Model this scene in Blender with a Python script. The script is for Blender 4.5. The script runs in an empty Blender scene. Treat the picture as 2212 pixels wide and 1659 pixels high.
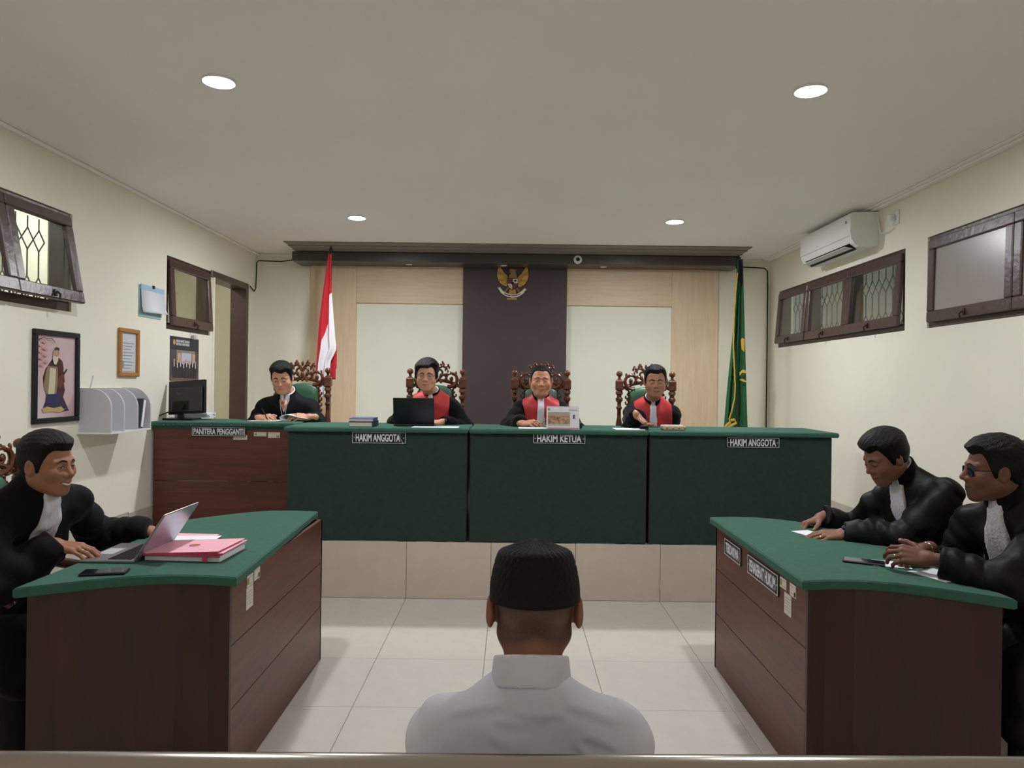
import bpy, bmesh, math, random
import numpy as np
from mathutils import Vector, Matrix, Euler
random.seed(7); rng = np.random.RandomState(7)
PI = math.pi
scene = bpy.context.scene
COL = scene.collection

# ------------------------------------------------------------------ camera, world, exposure
FPX = 1566.0; CAMZ = 1.53; ROLL = math.radians(0.70)
cam_data = bpy.data.cameras.new('camera'); cam = bpy.data.objects.new('camera', cam_data); COL.objects.link(cam)
cam_data.sensor_width = 36.0; cam_data.lens = 36.0 * FPX / 2212.0; cam_data.clip_start = 0.05; cam_data.clip_end = 60
cam.matrix_world = Matrix.Translation((0, 0, CAMZ)) @ Matrix.Rotation(PI / 2, 4, 'X') @ Matrix.Rotation(ROLL, 4, 'Z')
scene.camera = cam
world = bpy.data.worlds.new('world'); scene.world = world; world.use_nodes = True
world.node_tree.nodes['Background'].inputs[0].default_value = (0.6, 0.65, 0.7, 1)
world.node_tree.nodes['Background'].inputs[1].default_value = 0.05
scene.view_settings.view_transform = 'Standard'; scene.view_settings.look = 'None'
scene.view_settings.exposure = 1.97; scene.view_settings.gamma = 1.0
scene.view_settings.use_curve_mapping = False
scene.cycles.max_bounces = 12; scene.cycles.diffuse_bounces = 8
LAMP = 165.0          # radiance of the four ceiling downlights
LAMP_COL = (0.94, 0.95, 1.0)
OUTLAMP = 13.0         # tubes in the passages beyond the windows

# ------------------------------------------------------------------ room dimensions (metres, from the 60 cm floor tiles)
XL, XR, YB, YF, H = -2.72, 2.73, 7.70, -3.2, 2.88
PLAT = 0.40; YP = 5.15

def W(px, py, d):
    """world point at depth d seen at pixel (px,py) of the 2212x1659 photograph"""
    u, v = px - 1106.0, 829.5 - py
    c, s = math.cos(ROLL), math.sin(ROLL)
    return Vector(((u * c - v * s) / FPX * d, d, CAMZ + (u * s + v * c) / FPX * d))
def WX(px, py, X):
    a = W(px, py, 1.0); return W(px, py, X / a.x)
def WZ(px, py, Z):
    a = W(px, py, 1.0); return W(px, py, (Z - CAMZ) / (a.z - CAMZ))

# ------------------------------------------------------------------ materials
def lin(c):
    if isinstance(c, str):
        c = c.lstrip('#'); c = [int(c[i:i + 2], 16) / 255 for i in (0, 2, 4)]
    return tuple(x / 12.92 if x <= .04045 else ((x + .055) / 1.055) ** 2.4 for x in c)
MATS = {}
def mat(name, color, rough=.5, spec=.5, metal=0, var=0, vscale=6, bump=0, bscale=60, stretch=None, emit=None, coat=0, sheen=0, var2=None):
    if name in MATS: return MATS[name]
    m = bpy.data.materials.new(name); m.use_nodes = True; MATS[name] = m
    nt = m.node_tree; b = nt.nodes['Principled BSDF']
    c = lin(color)
    b.inputs['Base Color'].default_value = (*c, 1); b.inputs['Roughness'].default_value = rough
    b.inputs['Specular IOR Level'].default_value = spec; b.inputs['Metallic'].default_value = metal
    if coat: b.inputs['Coat Weight'].default_value = coat; b.inputs['Coat Roughness'].default_value = .15
    if sheen: b.inputs['Sheen Weight'].default_value = sheen
    if emit:
        b.inputs['Emission Color'].default_value = (*emit[0], 1); b.inputs['Emission Strength'].default_value = emit[1]
    if var or bump:
        tc = nt.nodes.new('ShaderNodeTexCoord'); mp = nt.nodes.new('ShaderNodeMapping')
        nt.links.new(tc.outputs['Object'], mp.inputs[0])
        if stretch: mp.inputs['Scale'].default_value = stretch
    if var:
        n = nt.nodes.new('ShaderNodeTexNoise'); n.inputs['Scale'].default_value = vscale; n.inputs['Detail'].default_value = 6
        nt.links.new(mp.outputs[0], n.inputs[0])
        r = nt.nodes.new('ShaderNodeValToRGB'); r.color_ramp.elements[0].position = .3; r.color_ramp.elements[1].position = .7
        lo = lin(var2) if var2 else tuple(x * (1 - var) for x in c)
        r.color_ramp.elements[0].color = (*lo, 1); r.color_ramp.elements[1].color = (*[min(1, x * (1 + (var if not var2 else 0))) for x in c], 1)
        nt.links.new(n.outputs[0], r.inputs[0]); nt.links.new(r.outputs[0], b.inputs['Base Color'])
    if bump:
        n2 = nt.nodes.new('ShaderNodeTexNoise'); n2.inputs['Scale'].default_value = bscale; n2.inputs['Detail'].default_value = 4
        nt.links.new(mp.outputs[0], n2.inputs[0])
        bp = nt.nodes.new('ShaderNodeBump'); bp.inputs['Strength'].default_value = bump; bp.inputs['Distance'].default_value = .01
        nt.links.new(n2.outputs[0], bp.inputs['Height']); nt.links.new(bp.outputs[0], b.inputs['Normal'])
    return m
def vmat(name, rough=.5, spec=.4, bump=0, bscale=200, sss=0):
    """material whose colour comes from the mesh's own colour attribute"""
    if name in MATS: return MATS[name]
    m = mat(name, '#ffffff', rough, spec, bump=bump, bscale=bscale)
    a = m.node_tree.nodes.new('ShaderNodeAttribute'); a.attribute_name = 'Col'
    m.node_tree.links.new(a.outputs['Color'], m.node_tree.nodes['Principled BSDF'].inputs['Base Color'])
    if sss:
        b = m.node_tree.nodes['Principled BSDF']; b.inputs['Subsurface Weight'].default_value = sss
        b.inputs['Subsurface Radius'].default_value = (.012, .005, .003); b.inputs['Subsurface Scale'].default_value = 1
    return m
def glass_mat(name, tint=(.93, .96, .95), refl=.10):
    m = bpy.data.materials.new(name); m.use_nodes = True; MATS[name] = m; nt = m.node_tree
    for n in list(nt.nodes):
        if n.type != 'OUTPUT_MATERIAL': nt.nodes.remove(n)
    out = [n for n in nt.nodes if n.type == 'OUTPUT_MATERIAL'][0]
    t = nt.nodes.new('ShaderNodeBsdfTransparent'); t.inputs[0].default_value = (*tint, 1)
    g = nt.nodes.new('ShaderNodeBsdfGlossy'); g.inputs['Roughness'].default_value = .03
    lw = nt.nodes.new('ShaderNodeLayerWeight'); lw.inputs[0].default_value = .5
    pw = nt.nodes.new('ShaderNodeMath'); pw.operation = 'POWER'; pw.inputs[1].default_value = 4; nt.links.new(lw.outputs['Facing'], pw.inputs[0])
    f = nt.nodes.new('ShaderNodeMath'); f.operation = 'MULTIPLY_ADD'; f.inputs[1].default_value = .55; f.inputs[2].default_value = .045; nt.links.new(pw.outputs[0], f.inputs[0])
    mx = nt.nodes.new('ShaderNodeMixShader')
    nt.links.new(f.outputs[0], mx.inputs[0]); nt.links.new(t.outputs[0], mx.inputs[1]); nt.links.new(g.outputs[0], mx.inputs[2])
    nt.links.new(mx.outputs[0], out.inputs[0]); return m
def wood_mat(name, c1, c2, rough=.35, scale=(1, 1, 12), bump=.05, spec=.5, nscale=3.0):
    m = bpy.data.materials.new(name); m.use_nodes = True; MATS[name] = m; nt = m.node_tree; b = nt.nodes['Principled BSDF']
    tc = nt.nodes.new('ShaderNodeTexCoord'); mp = nt.nodes.new('ShaderNodeMapping'); mp.inputs['Scale'].default_value = scale
    n = nt.nodes.new('ShaderNodeTexNoise'); n.inputs['Scale'].default_value = nscale; n.inputs['Detail'].default_value = 8; n.inputs['Roughness'].default_value = .6; n.inputs['Distortion'].default_value = .5
    r = nt.nodes.new('ShaderNodeValToRGB'); r.color_ramp.elements[0].position = .32; r.color_ramp.elements[1].position = .68
    r.color_ramp.elements[0].color = (*lin(c1), 1); r.color_ramp.elements[1].color = (*lin(c2), 1)
    nt.links.new(tc.outputs['Object'], mp.inputs[0]); nt.links.new(mp.outputs[0], n.inputs[0]); nt.links.new(n.outputs[0], r.inputs[0])
    nt.links.new(r.outputs[0], b.inputs['Base Color'])
    b.inputs['Roughness'].default_value = rough; b.inputs['Specular IOR Level'].default_value = spec
    if bump:
        bp = nt.nodes.new('ShaderNodeBump'); bp.inputs['Strength'].default_value = bump; bp.inputs['Distance'].default_value = .003
        nt.links.new(n.outputs[0], bp.inputs['Height']); nt.links.new(bp.outputs[0], b.inputs['Normal'])
    return m

M_wall = mat('wall_paint', '#e9e6d6', .75, .25, var=.02, vscale=2.5, bump=.08, bscale=25)
M_wallb = mat('wall_panel_paint', '#e8eada', .7, .25, var=.015, vscale=3, bump=.05, bscale=25)
M_ceil = mat('ceiling_paint', '#efebe8', .85, .15, var=.012, vscale=1.5)
M_tile = mat('floor_tile_glaze', '#d3cdc4', .09, .5, var=.03, vscale=9)
M_grout = mat('tile_grout', '#8b857d', .8, .2)
M_riser = mat('riser_tile_glaze', '#c9bdae', .22, .5, var=.04, vscale=8)
M_wains = mat('wainscot_tile_glaze', '#c4bcb0', .3, .5, var=.04, vscale=8)
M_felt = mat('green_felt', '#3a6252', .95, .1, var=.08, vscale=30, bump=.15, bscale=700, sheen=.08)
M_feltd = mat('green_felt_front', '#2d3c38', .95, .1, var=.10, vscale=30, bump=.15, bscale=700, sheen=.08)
M_brown = mat('dark_brown_panel', '#4b4040', .45, .35, var=.05, vscale=3)
M_beam = mat('dark_brown_beam', '#4a423f', .35, .4, var=.06, vscale=4)
M_mould = mat('taupe_moulding', '#847a74', .5, .3)
M_frame = mat('window_frame_paint', '#4c3a36', .32, .5, var=.12, vscale=12, bump=.25, bscale=22)
M_bar = mat('grille_metal_paint', '#6d6a60', .5, .4)
M_bard = mat('grille_dark_paint', '#2c2624', .5, .4)
M_glass = glass_mat('window_glass')
M_frost = mat('frosted_glass', '#9c9592', .25, .5)
M_pvc = mat('white_plastic', '#e4e5e4', .35, .4)
M_grey = mat('grey_plastic', '#b9bbbd', .4, .4)
M_black = mat('black_plastic', '#17181a', .35, .4)
M_blackm = mat('black_matte', '#0e0e0f', .6, .3)
M_paper = mat('white_paper', '#e9eaf0', .8, .2)
M_pink = mat('pink_card', '#eeb2be', .7, .2)
M_pinkd = mat('pink_cloth_tape', '#cc5576', .7, .2)
M_steel = mat('brushed_steel', '#b9b2a8', .22, .5, metal=1, bump=.02, bscale=40, stretch=(1, 60, 60))
M_gold = mat('gold_paint', '#b08a4a', .35, .5, metal=.6)
M_goldb = mat('gold_bright', '#d0a555', .3, .5, metal=.6)
M_wood = wood_mat('desk_wood', '#4a2418', '#633324', .38, (.9, .9, 9))
M_woodshade = wood_mat('desk_wood_side_shaded', '#301812', '#3e211a', .45, (9, 9, .8))  # desk wood with the side panels' shade put into its colour
M_chair = wood_mat('carved_chair_wood', '#4c2a1c', '#6f4029', .24, (3, 3, 8), bump=.03)
M_ash = wood_mat('ash_laminate_vertical', '#d6bd9c', '#e2ccaf', .45, (26, 4, 1.6), bump=.02, nscale=1.6)
M_ashh = wood_mat('ash_laminate_horizontal', '#d6bd9c', '#e2ccaf', .45, (1.6, 4, 26), bump=.02, nscale=1.6)
M_leather = mat('green_leather', '#3a6049', .38, .5, bump=.1, bscale=150)
M_lamp = mat('lamp_diffuser', '#ffffff', .5, emit=(LAMP_COL, LAMP))
M_lampfill = mat('lamp_diffuser_fill', '#ffffff', .5, emit=(LAMP_COL, LAMP * .65))
M_lampf = mat('lamp_diffuser_far', '#ffffff', .5, emit=(LAMP_COL, LAMP * 1.35))
M_tube = mat('tube_light', '#ffffff', .5, emit=((1, 1, .97), OUTLAMP))
M_sign = mat('sign_black', '#14161c', .3, .5)
M_signw = mat('sign_lettering', '#dcdee4', .5, .3)
M_navy = mat('poster_navy', '#1f2334', .35, .5)

# ------------------------------------------------------------------ mesh helpers
OFF = {}
class MB:
    def __init__(s): s.v = []; s.f = []; s.m = []
    def add(s, vs, fs, mi=0):
        o = len(s.v); s.v += [tuple(p) for p in vs]; s.f += [[o + i for i in f] for f in fs]; s.m += [mi] * len(fs); return s
    def box(s, a, b, c=0.0, mi=0, M=None):
        """box between corners a, b with chamfer c"""
        lo = [min(a[i], b[i]) for i in range(3)]; hi = [max(a[i], b[i]) for i in range(3)]
        if c <= 0:
            vs = [(x, y, z) for x in (lo[0], hi[0]) for y in (lo[1], hi[1]) for z in (lo[2], hi[2])]
            fs = [[0, 1, 3, 2], [4, 6, 7, 5], [0, 4, 5, 1], [2, 3, 7, 6], [0, 2, 6, 4], [1, 5, 7, 3]]
        else:
            c = min(c, .49 * min(hi[i] - lo[i] for i in range(3)))
            vs = []; idx = {}
            for i in (0, 1):
                for j in (0, 1):
                    for k in (0, 1):
                        P = [(lo, hi)[i][0], (lo, hi)[j][1], (lo, hi)[k][2]]; sg = [1 - 2 * i, 1 - 2 * j, 1 - 2 * k]
                        for ax in range(3):
                            q = list(P)
                            for t in range(3):
                                if t != ax: q[t] += sg[t] * c
                            idx[(i, j, k, ax)] = len(vs); vs.append(tuple(q))
            fs = []
            g = lambda i, j, k, ax: idx[(i, j, k, ax)]
            for e in (0, 1):
                q = [g(e, 0, 0, 0), g(e, 1, 0, 0), g(e, 1, 1, 0), g(e, 0, 1, 0)]; fs.append(q if e else q[::-1])
                q = [g(0, e, 0, 1), g(0, e, 1, 1), g(1, e, 1, 1), g(1, e, 0, 1)]; fs.append(q if e else q[::-1])
                q = [g(0, 0, e, 2), g(1, 0, e, 2), g(1, 1, e, 2), g(0, 1, e, 2)]; fs.append(q if e else q[::-1])
            for p in (0, 1):
                for q in (0, 1):
                    f = [g(0, p, q, 1), g(1, p, q, 1), g(1, p, q, 2), g(0, p, q, 2)]; fs.append(f)
                    f = [g(p, 0, q, 2), g(p, 1, q, 2), g(p, 1, q, 0), g(p, 0, q, 0)]; fs.append(f)
                    f = [g(p, q, 0, 0), g(p, q, 1, 0), g(p, q, 1, 1), g(p, q, 0, 1)]; fs.append(f)
            for i in (0, 1):
                for j in (0, 1):
                    for k in (0, 1): fs.append([g(i, j, k, 0), g(i, j, k, 1), g(i, j, k, 2)])
            ctr = [(lo[t] + hi[t]) / 2 for t in range(3)]
            out = []
            for f in fs:
                p0, p1, p2 = [Vector(vs[f[t]]) for t in (0, 1, 2)]
                n = (p1 - p0).cross(p2 - p0); mid = sum((Vector(vs[t]) for t in f), Vector()) / len(f) - Vector(ctr)
                out.append(f if n.dot(mid) > 0 else f[::-1])
            fs = out
        if M is not None: vs = [tuple(M @ Vector(p)) for p in vs]
        return s.add(vs, fs, mi)
    def tube(s, pts, r, seg=8, mi=0, cap=True, sq=None):
        pts = [Vector(p) for p in pts]; n = len(pts)
        if not hasattr(r, '__len__'): r = [r] * n
        T = [(pts[min(i + 1, n - 1)] - pts[max(i - 1, 0)]).normalized() for i in range(n)]
        up = Vector((0, 0, 1)) if abs(T[0].z) < .9 else Vector((1, 0, 0))
        N = (up - T[0] * up.dot(T[0])).normalized(); vs = []
        for i in range(n):
            N = (N - T[i] * N.dot(T[i])).normalized(); B = T[i].cross(N)
            for k in range(seg):
                a = 2 * PI * k / seg; vs.append(pts[i] + (N * math.cos(a) + B * math.sin(a) * (sq or 1)) * r[i])
        fs = [[i * seg + k, i * seg + (k + 1) % seg, (i + 1) * seg + (k + 1) % seg, (i + 1) * seg + k] for i in range(n - 1) for k in range(seg)]
        if cap: fs += [list(range(seg))[::-1], [(n - 1) * seg + k for k in range(seg)]]
        return s.add(vs, fs, mi)
    def lathe(s, prof, c=(0, 0, 0), seg=16, mi=0, M=None):
        """profile [(radius, z)...] around the z axis at c"""
        vs = []; n = len(prof)
        for r, z in prof:
            for k in range(seg):
                a = 2 * PI * k / seg; vs.append(Vector((c[0] + r * math.cos(a), c[1] + r * math.sin(a), c[2] + z)))
        fs = [[i * seg + k, i * seg + (k + 1) % seg, (i + 1) * seg + (k + 1) % seg, (i + 1) * seg + k] for i in range(n - 1) for k in range(seg)]
        fs += [list(range(seg))[::-1], [(n - 1) * seg + k for k in range(seg)]]
        if M is not None: vs = [M @ p for p in vs]
        return s.add(vs, fs, mi)
    def prism(s, poly, z0, z1, mi=0, M=None):
        """extrude 2D polygon (x,y) between z0 and z1 (counter-clockwise)"""
        n = len(poly); vs = [Vector((x, y, z0)) for x, y in poly] + [Vector((x, y, z1)) for x, y in poly]
        fs = [list(range(n))[::-1], list(range(n, 2 * n))] + [[i, (i + 1) % n, n + (i + 1) % n, n + i] for i in range(n)]
        if M is not None: vs = [M @ p for p in vs]
        return s.add(vs, fs, mi)
    def ball(s, c, r, seg=12, mi=0, sc=(1, 1, 1), M=None):
        rings = max(5, seg // 2); vs = []; 
        for i in range(rings + 1):
            t = PI * i / rings
            for k in range(seg):
                a = 2 * PI * k / seg
                vs.append(Vector((r * sc[0] * math.sin(t) * math.cos(a), r * sc[1] * math.sin(t) * math.sin(a), -r * sc[2] * math.cos(t))))
        if M is not None: vs = [M @ p for p in vs]
        vs = [p + Vector(c) for p in vs]
        fs = [[i * seg + k, i * seg + (k + 1) % seg, (i + 1) * seg + (k + 1) % seg, (i + 1) * seg + k] for i in range(rings) for k in range(seg)]
        return s.add(vs, fs, mi)
    def build(s, name, mats, parent=None, smooth=False, local=False):
        me = bpy.data.meshes.new(name)
        off = Vector((0, 0, 0)) if (parent is None or local) else OFF.get(parent, Vector())
        me.from_pydata([tuple(Vector(p) - off) for p in s.v], [], s.f)
        if not isinstance(mats, (list, tuple)): mats = [mats]
        for m in mats: me.materials.append(m)
        if len(mats) > 1: me.polygons.foreach_set('material_index', s.m)
        if smooth:
            me.polygons.foreach_set('use_smooth', [True] * len(me.polygons))
            try: me.set_sharp_from_angle(angle=math.radians(smooth if smooth is not True else 40))
            except Exception: pass
        me.update()
        return link(name, me, parent)
def link(name, me, parent=None):
    o = bpy.data.objects.new(name, me); COL.objects.link(o)
    if parent is not None: o.parent = parent; OFF[o] = OFF.get(parent, Vector())
    return o
def tag(o, label, cat=None, group=None, kind=None):
    if label: o['label'] = label
    if cat: o['category'] = cat
    if group: o['group'] = group
    if kind: o['kind'] = kind
    return o
def thing(name, loc, label, cat, group=None, rz=0):
    o = bpy.data.objects.new(name, None); COL.objects.link(o); o.location = loc; o.rotation_euler = (0, 0, rz); o.empty_display_size = .1
    OFF[o] = Vector(loc); return tag(o, label, cat, group)
def struct(o): o['kind'] = 'structure'; return o
def sroot(name, loc=(0, 0, 0)):
    o = bpy.data.objects.new(name, None); COL.objects.link(o); o.location = loc; OFF[o] = Vector(loc); return struct(o)
def copy_tree(o, parent=None):
    c = o.copy(); COL.objects.link(c); c.parent = parent
    for ch in list(o.children): copy_tree(ch, c)
    return c
def text_mesh(body, w, h, M, depth=.001, bold=.02, spacing=1.0):
    """lettering as flat raised geometry, w x h metres centred on matrix M's xy plane"""
    cu = bpy.data.curves.new('lettering', 'FONT'); cu.body = body; cu.size = 1; cu.offset = bold; cu.resolution_u = 3
    cu.align_x = 'CENTER'; cu.space_character = spacing; cu.extrude = .05
    ob = bpy.data.objects.new('lettering_tmp', cu); COL.objects.link(ob)
    dg = bpy.context.evaluated_depsgraph_get(); dg.update()
    me = bpy.data.meshes.new_from_object(ob.evaluated_get(dg))
    bpy.data.objects.remove(ob); bpy.data.curves.remove(cu)
    n = len(me.vertices); co = np.empty(n * 3, np.float32); me.vertices.foreach_get('co', co); co = co.reshape(-1, 3)
    lo, hi = co.min(0), co.max(0); co -= (lo + hi) / 2; sz = hi - lo
    co *= np.array([w / sz[0], h / sz[1], depth / max(sz[2], 1e-6)]); co[:, 2] += depth / 2
    A = np.array(M); co = co @ A[:3, :3].T + A[:3, 3]
    me.vertices.foreach_set('co', co.astype(np.float32).ravel()); me.update(); return me
def text_part(body, w, h, M, mtl, parent, name='lettering', **k):
    me = text_mesh(body, w, h, M, **k); off = OFF.get(parent, Vector()); me.transform(Matrix.Translation(-off))
    me.materials.clear(); me.materials.append(mtl); me.name = name; return link(name, me, parent)
def frame_M(origin, xdir, ydir):
    x = Vector(xdir).normalized(); y = Vector(ydir).normalized(); z = x.cross(y)
    return Matrix(((x.x, y.x, z.x, origin[0]), (x.y, y.y, z.y, origin[1]), (x.z, y.z, z.z, origin[2]), (0, 0, 0, 1)))

# ------------------------------------------------------------------ room shell
T = .15
def holes_mesh(umin, umax, zmin, zmax, holes, place):
    """wall slab cut by rectangular holes (u0,u1,z0,z1); place(mb,u0,u1,z0,z1) adds one block"""
    us = sorted({umin, umax, *[h[0] for h in holes], *[h[1] for h in holes]}); us = [u for u in us if umin <= u <= umax]
    mb = MB()
    for u0, u1 in zip(us[:-1], us[1:]):
        um = (u0 + u1) / 2; hs = sorted([(h[2], h[3]) for h in holes if h[0] < um < h[1]]); z = zmin
        for a, b in hs:
            if a > z: place(mb, u0, u1, z, a)
            z = b
        if z < zmax: place(mb, u0, u1, z, zmax)
    return mb
WIN1 = (1.99, 4.465, 1.94, 2.54); WIN2 = (5.69, 6.52, 1.93, 2.51); DOOR = (6.56, 7.42, 0.0, 2.51)
WIN3 = (5.05, 7.45, 1.935, 2.51); WIN4 = (2.30, 4.78, 1.93, 2.53)
wl = holes_mesh(YF, YB, 0, H, [WIN1, WIN2, DOOR], lambda mb, a, b, z0, z1: mb.box((XL - T, a, z0), (XL, b, z1))).build('wall_left', M_wall); struct(wl)
wr = holes_mesh(YF, YB, 0, H, [WIN3, WIN4], lambda mb, a, b, z0, z1: mb.box((XR, a, z0), (XR + T, b, z1))).build('wall_right', M_wall); struct(wr)
struct(MB().box((XL - T, YB, 0), (XR + T, YB + T, H)).build('wall_back', M_wall))
struct(MB().box((XL - T, YF - T, 0), (XR + T, YF, H)).build('wall_front', M_wall))
struct(MB().box((XL - T, YF - T, H), (XR + T, YB + T, H + .1)).build('ceiling', M_ceil))
# cornices
struct(MB().box((XL, YF, H - .022), (XL + .03, YB, H), .008).build('trim_1', M_ceil))
struct(MB().box((XR - .05, YF, H - .02), (XR, YB, H), .008).box((XR - .085, YF, H - .009), (XR - .05, YB, H), .004).build('trim_2', M_ceil))
struct(MB().box((XL + .03, YB - .03, H - .022), (XR - .085, YB, H), .008).build('trim_3', M_ceil))
# floor: slab of grout, every tile of its own
fl = struct(MB().box((XL, YF, -.06), (XR, YB, -.004)).build('floor', M_grout))
G = .0015; tile_me = {}
def tile_obj(x0, x1, y0, y1, z0, z1, m, parent, ch=.0012):
    key = (round(x1 - x0, 4), round(y1 - y0, 4), round(z1 - z0, 4), m.name)
    if key not in tile_me:
        o = MB().box((0, 0, 0), (x1 - x0, y1 - y0, z1 - z0), ch).build('tile', m, parent, local=True); tile_me[key] = o.data
    else: o = link('tile', tile_me[key], parent)
    o.location = Vector((x0, y0, z0)) - OFF.get(parent, Vector()); return o
xs = [-.134 + .6 * k for k in range(-5, 6)]; xs = [XL] + [x for x in xs if XL + .02 < x < XR - .02] + [XR]
ys = [4.617 - .6 * k for k in range(14)][::-1]; ys = [YF] + [y for y in ys if y > YF + .02] + [YP]
for x0, x1 in zip(xs[:-1], xs[1:]):
    for y0, y1 in zip(ys[:-1], ys[1:]): tile_obj(x0 + G, x1 - G, y0 + G, y1 - G, -.01, 0, M_tile, fl)
# platform with tiled riser
pl = struct(MB().box((XL, YP, 0), (XR, YB, PLAT - .01)).build('platform', M_grout))
for x0, x1 in zip(xs[:-1], xs[1:]):
    tile_obj(x0 + G, x1 - G, YP - .010, YP, .002, PLAT - .002, M_riser, pl)
    for k, (y0, y1) in enumerate(zip([YP, 5.75, 6.35, 6.95, 7.55], [5.75, 6.35, 6.95, 7.55, YB])): tile_obj(x0 + G, x1 - G, y0 + G - (.010 if k == 0 else 0), y1 - G, PLAT - .01, PLAT, M_tile, pl)
# tiled wainscot on the side walls
for side, X0, X1 in (('left', XL, XL + .012), ('right', XR - .012, XR)):
    bbd = sroot('baseboard_' + side, (X0, 0, 0))
    y = YF
    while y < YP - .02:
        y1 = min(y + .6, YP - .012); tile_obj(X0, X1, y + G, y1 - G, .001, .58, M_wains, bbd); y += .6
    y = YP
    while y < (DOOR[0] - .12 if side == 'left' else YB - .03):
        y1 = min(y + .6, DOOR[0] - .1 if side == 'left' else YB - .03); tile_obj(X0, X1, y + G, y1 - G, PLAT + .001, .58, M_wains, bbd); y += .6
    MB().box((X0, YF, .581), (X1, YP, .592), .003).build('cap_strip', M_wains, bbd)

# passages beyond the side walls
pas = MB().box((-4.35, .6, 0), (-4.25, 8.6, 3.1)).box((-4.35, .5, 0), (XL - T, .6, 3.1)).box((-4.35, 8.5, 0), (XL - T, 8.6, 3.1)).box((-4.35, .5, 3.0), (XL - T, 8.6, 3.1))
struct(pas.build('wall_passage_left', M_wall)); struct(MB().box((-4.35, .5, -.06), (XL - T, 8.6, 0)).build('floor_passage_left', M_tile))
pas = MB().box((4.45, .6, 0), (4.55, 8.6, 3.1)).box((XR + T, .5, 0), (4.55, .6, 3.1)).box((XR + T, 8.5, 0), (4.55, 8.6, 3.1)).box((XR + T, .5, 3.0), (4.55, 8.6, 3.1))
struct(pas.build('wall_passage_right', mat('outer_wall_paint', '#d8dad8', .8, .2))); struct(MB().box((XR + T, .5, -.06), (4.55, 8.6, 0)).build('floor_passage_right', M_tile))
for nm, x in (('left', -3.6), ('right', 3.7)):
    for y in (2.6, 6.4):
        t = thing('tube_lamp', (x, y, 3.0), f'white tube lamp under the {nm} passage ceiling, {"nearer" if y < 4 else "farther"} one', 'lamp', 'tube lamps in the passages')
        MB().box((x - .03, y - .62, 2.965), (x + .03, y + .62, 3.0), .006).build('housing', M_pvc, t)
        MB().tube([(x, y - .6, 2.945), (x, y + .6, 2.945)], .016, 10).build('tube', M_tube, t, smooth=True)

# ------------------------------------------------------------------ back wall feature: laminate surround, cream insets, dark centre, beam
px0, px1, px2, px3, px4, px5 = -2.14, -1.655, -.528, .567, 1.68, 2.17
ZB, ZT, ZL = PLAT, 2.76, 2.37
fw = sroot('trim_4', (0, YB, 0))
MB().box((px0, YB - .04, ZB), (px1, YB, ZT), .002).build('laminate_leg', M_ash, fw)
MB().box((px4, YB - .04, ZB), (px5, YB, ZT), .002).build('laminate_leg', M_ash, fw)
MB().box((px1 + .001, YB - .04, ZL), (px2, YB, ZT), .002).build('laminate_lintel', M_ashh, fw)
MB().box((px3, YB - .04, ZL), (px4 - .001, YB, ZT), .002).build('laminate_lintel', M_ashh, fw)
MB().box((px1, YB - .008, ZB), (px2, YB, ZL)).build('inset_panel', M_wallb, fw)
MB().box((px3, YB - .008, ZB), (px4, YB, ZL)).build('inset_panel', M_wallb, fw)
struct(MB().box((px2, YB - .06, ZB), (px3, YB, ZT), .003).build('wall_centre_panel', M_brown))
bm_ = sroot('trim_5', (0, YB, 2.75))
MB().box((-2.25, 7.36, 2.755), (2.31, YB, 2.85), .004).build('beam', M_beam, bm_)
for (y0, z0) in ((6.98, H - .010), (7.12, H - .018), (7.27, H - .026)):
    MB().box((-2.22, y0, z0), (2.30, YB - .03, H - .0005), .003).build('stepped_moulding', M_mould, bm_)
for x in (-1.08, -.1, .93):
    MB().lathe([(.034, 0), (.036, -.004), (.026, -.006), (.024, -.001)], (x, 7.5, 2.755), 16).build('spot_ring', M_pvc, bm_, smooth=True)

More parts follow.
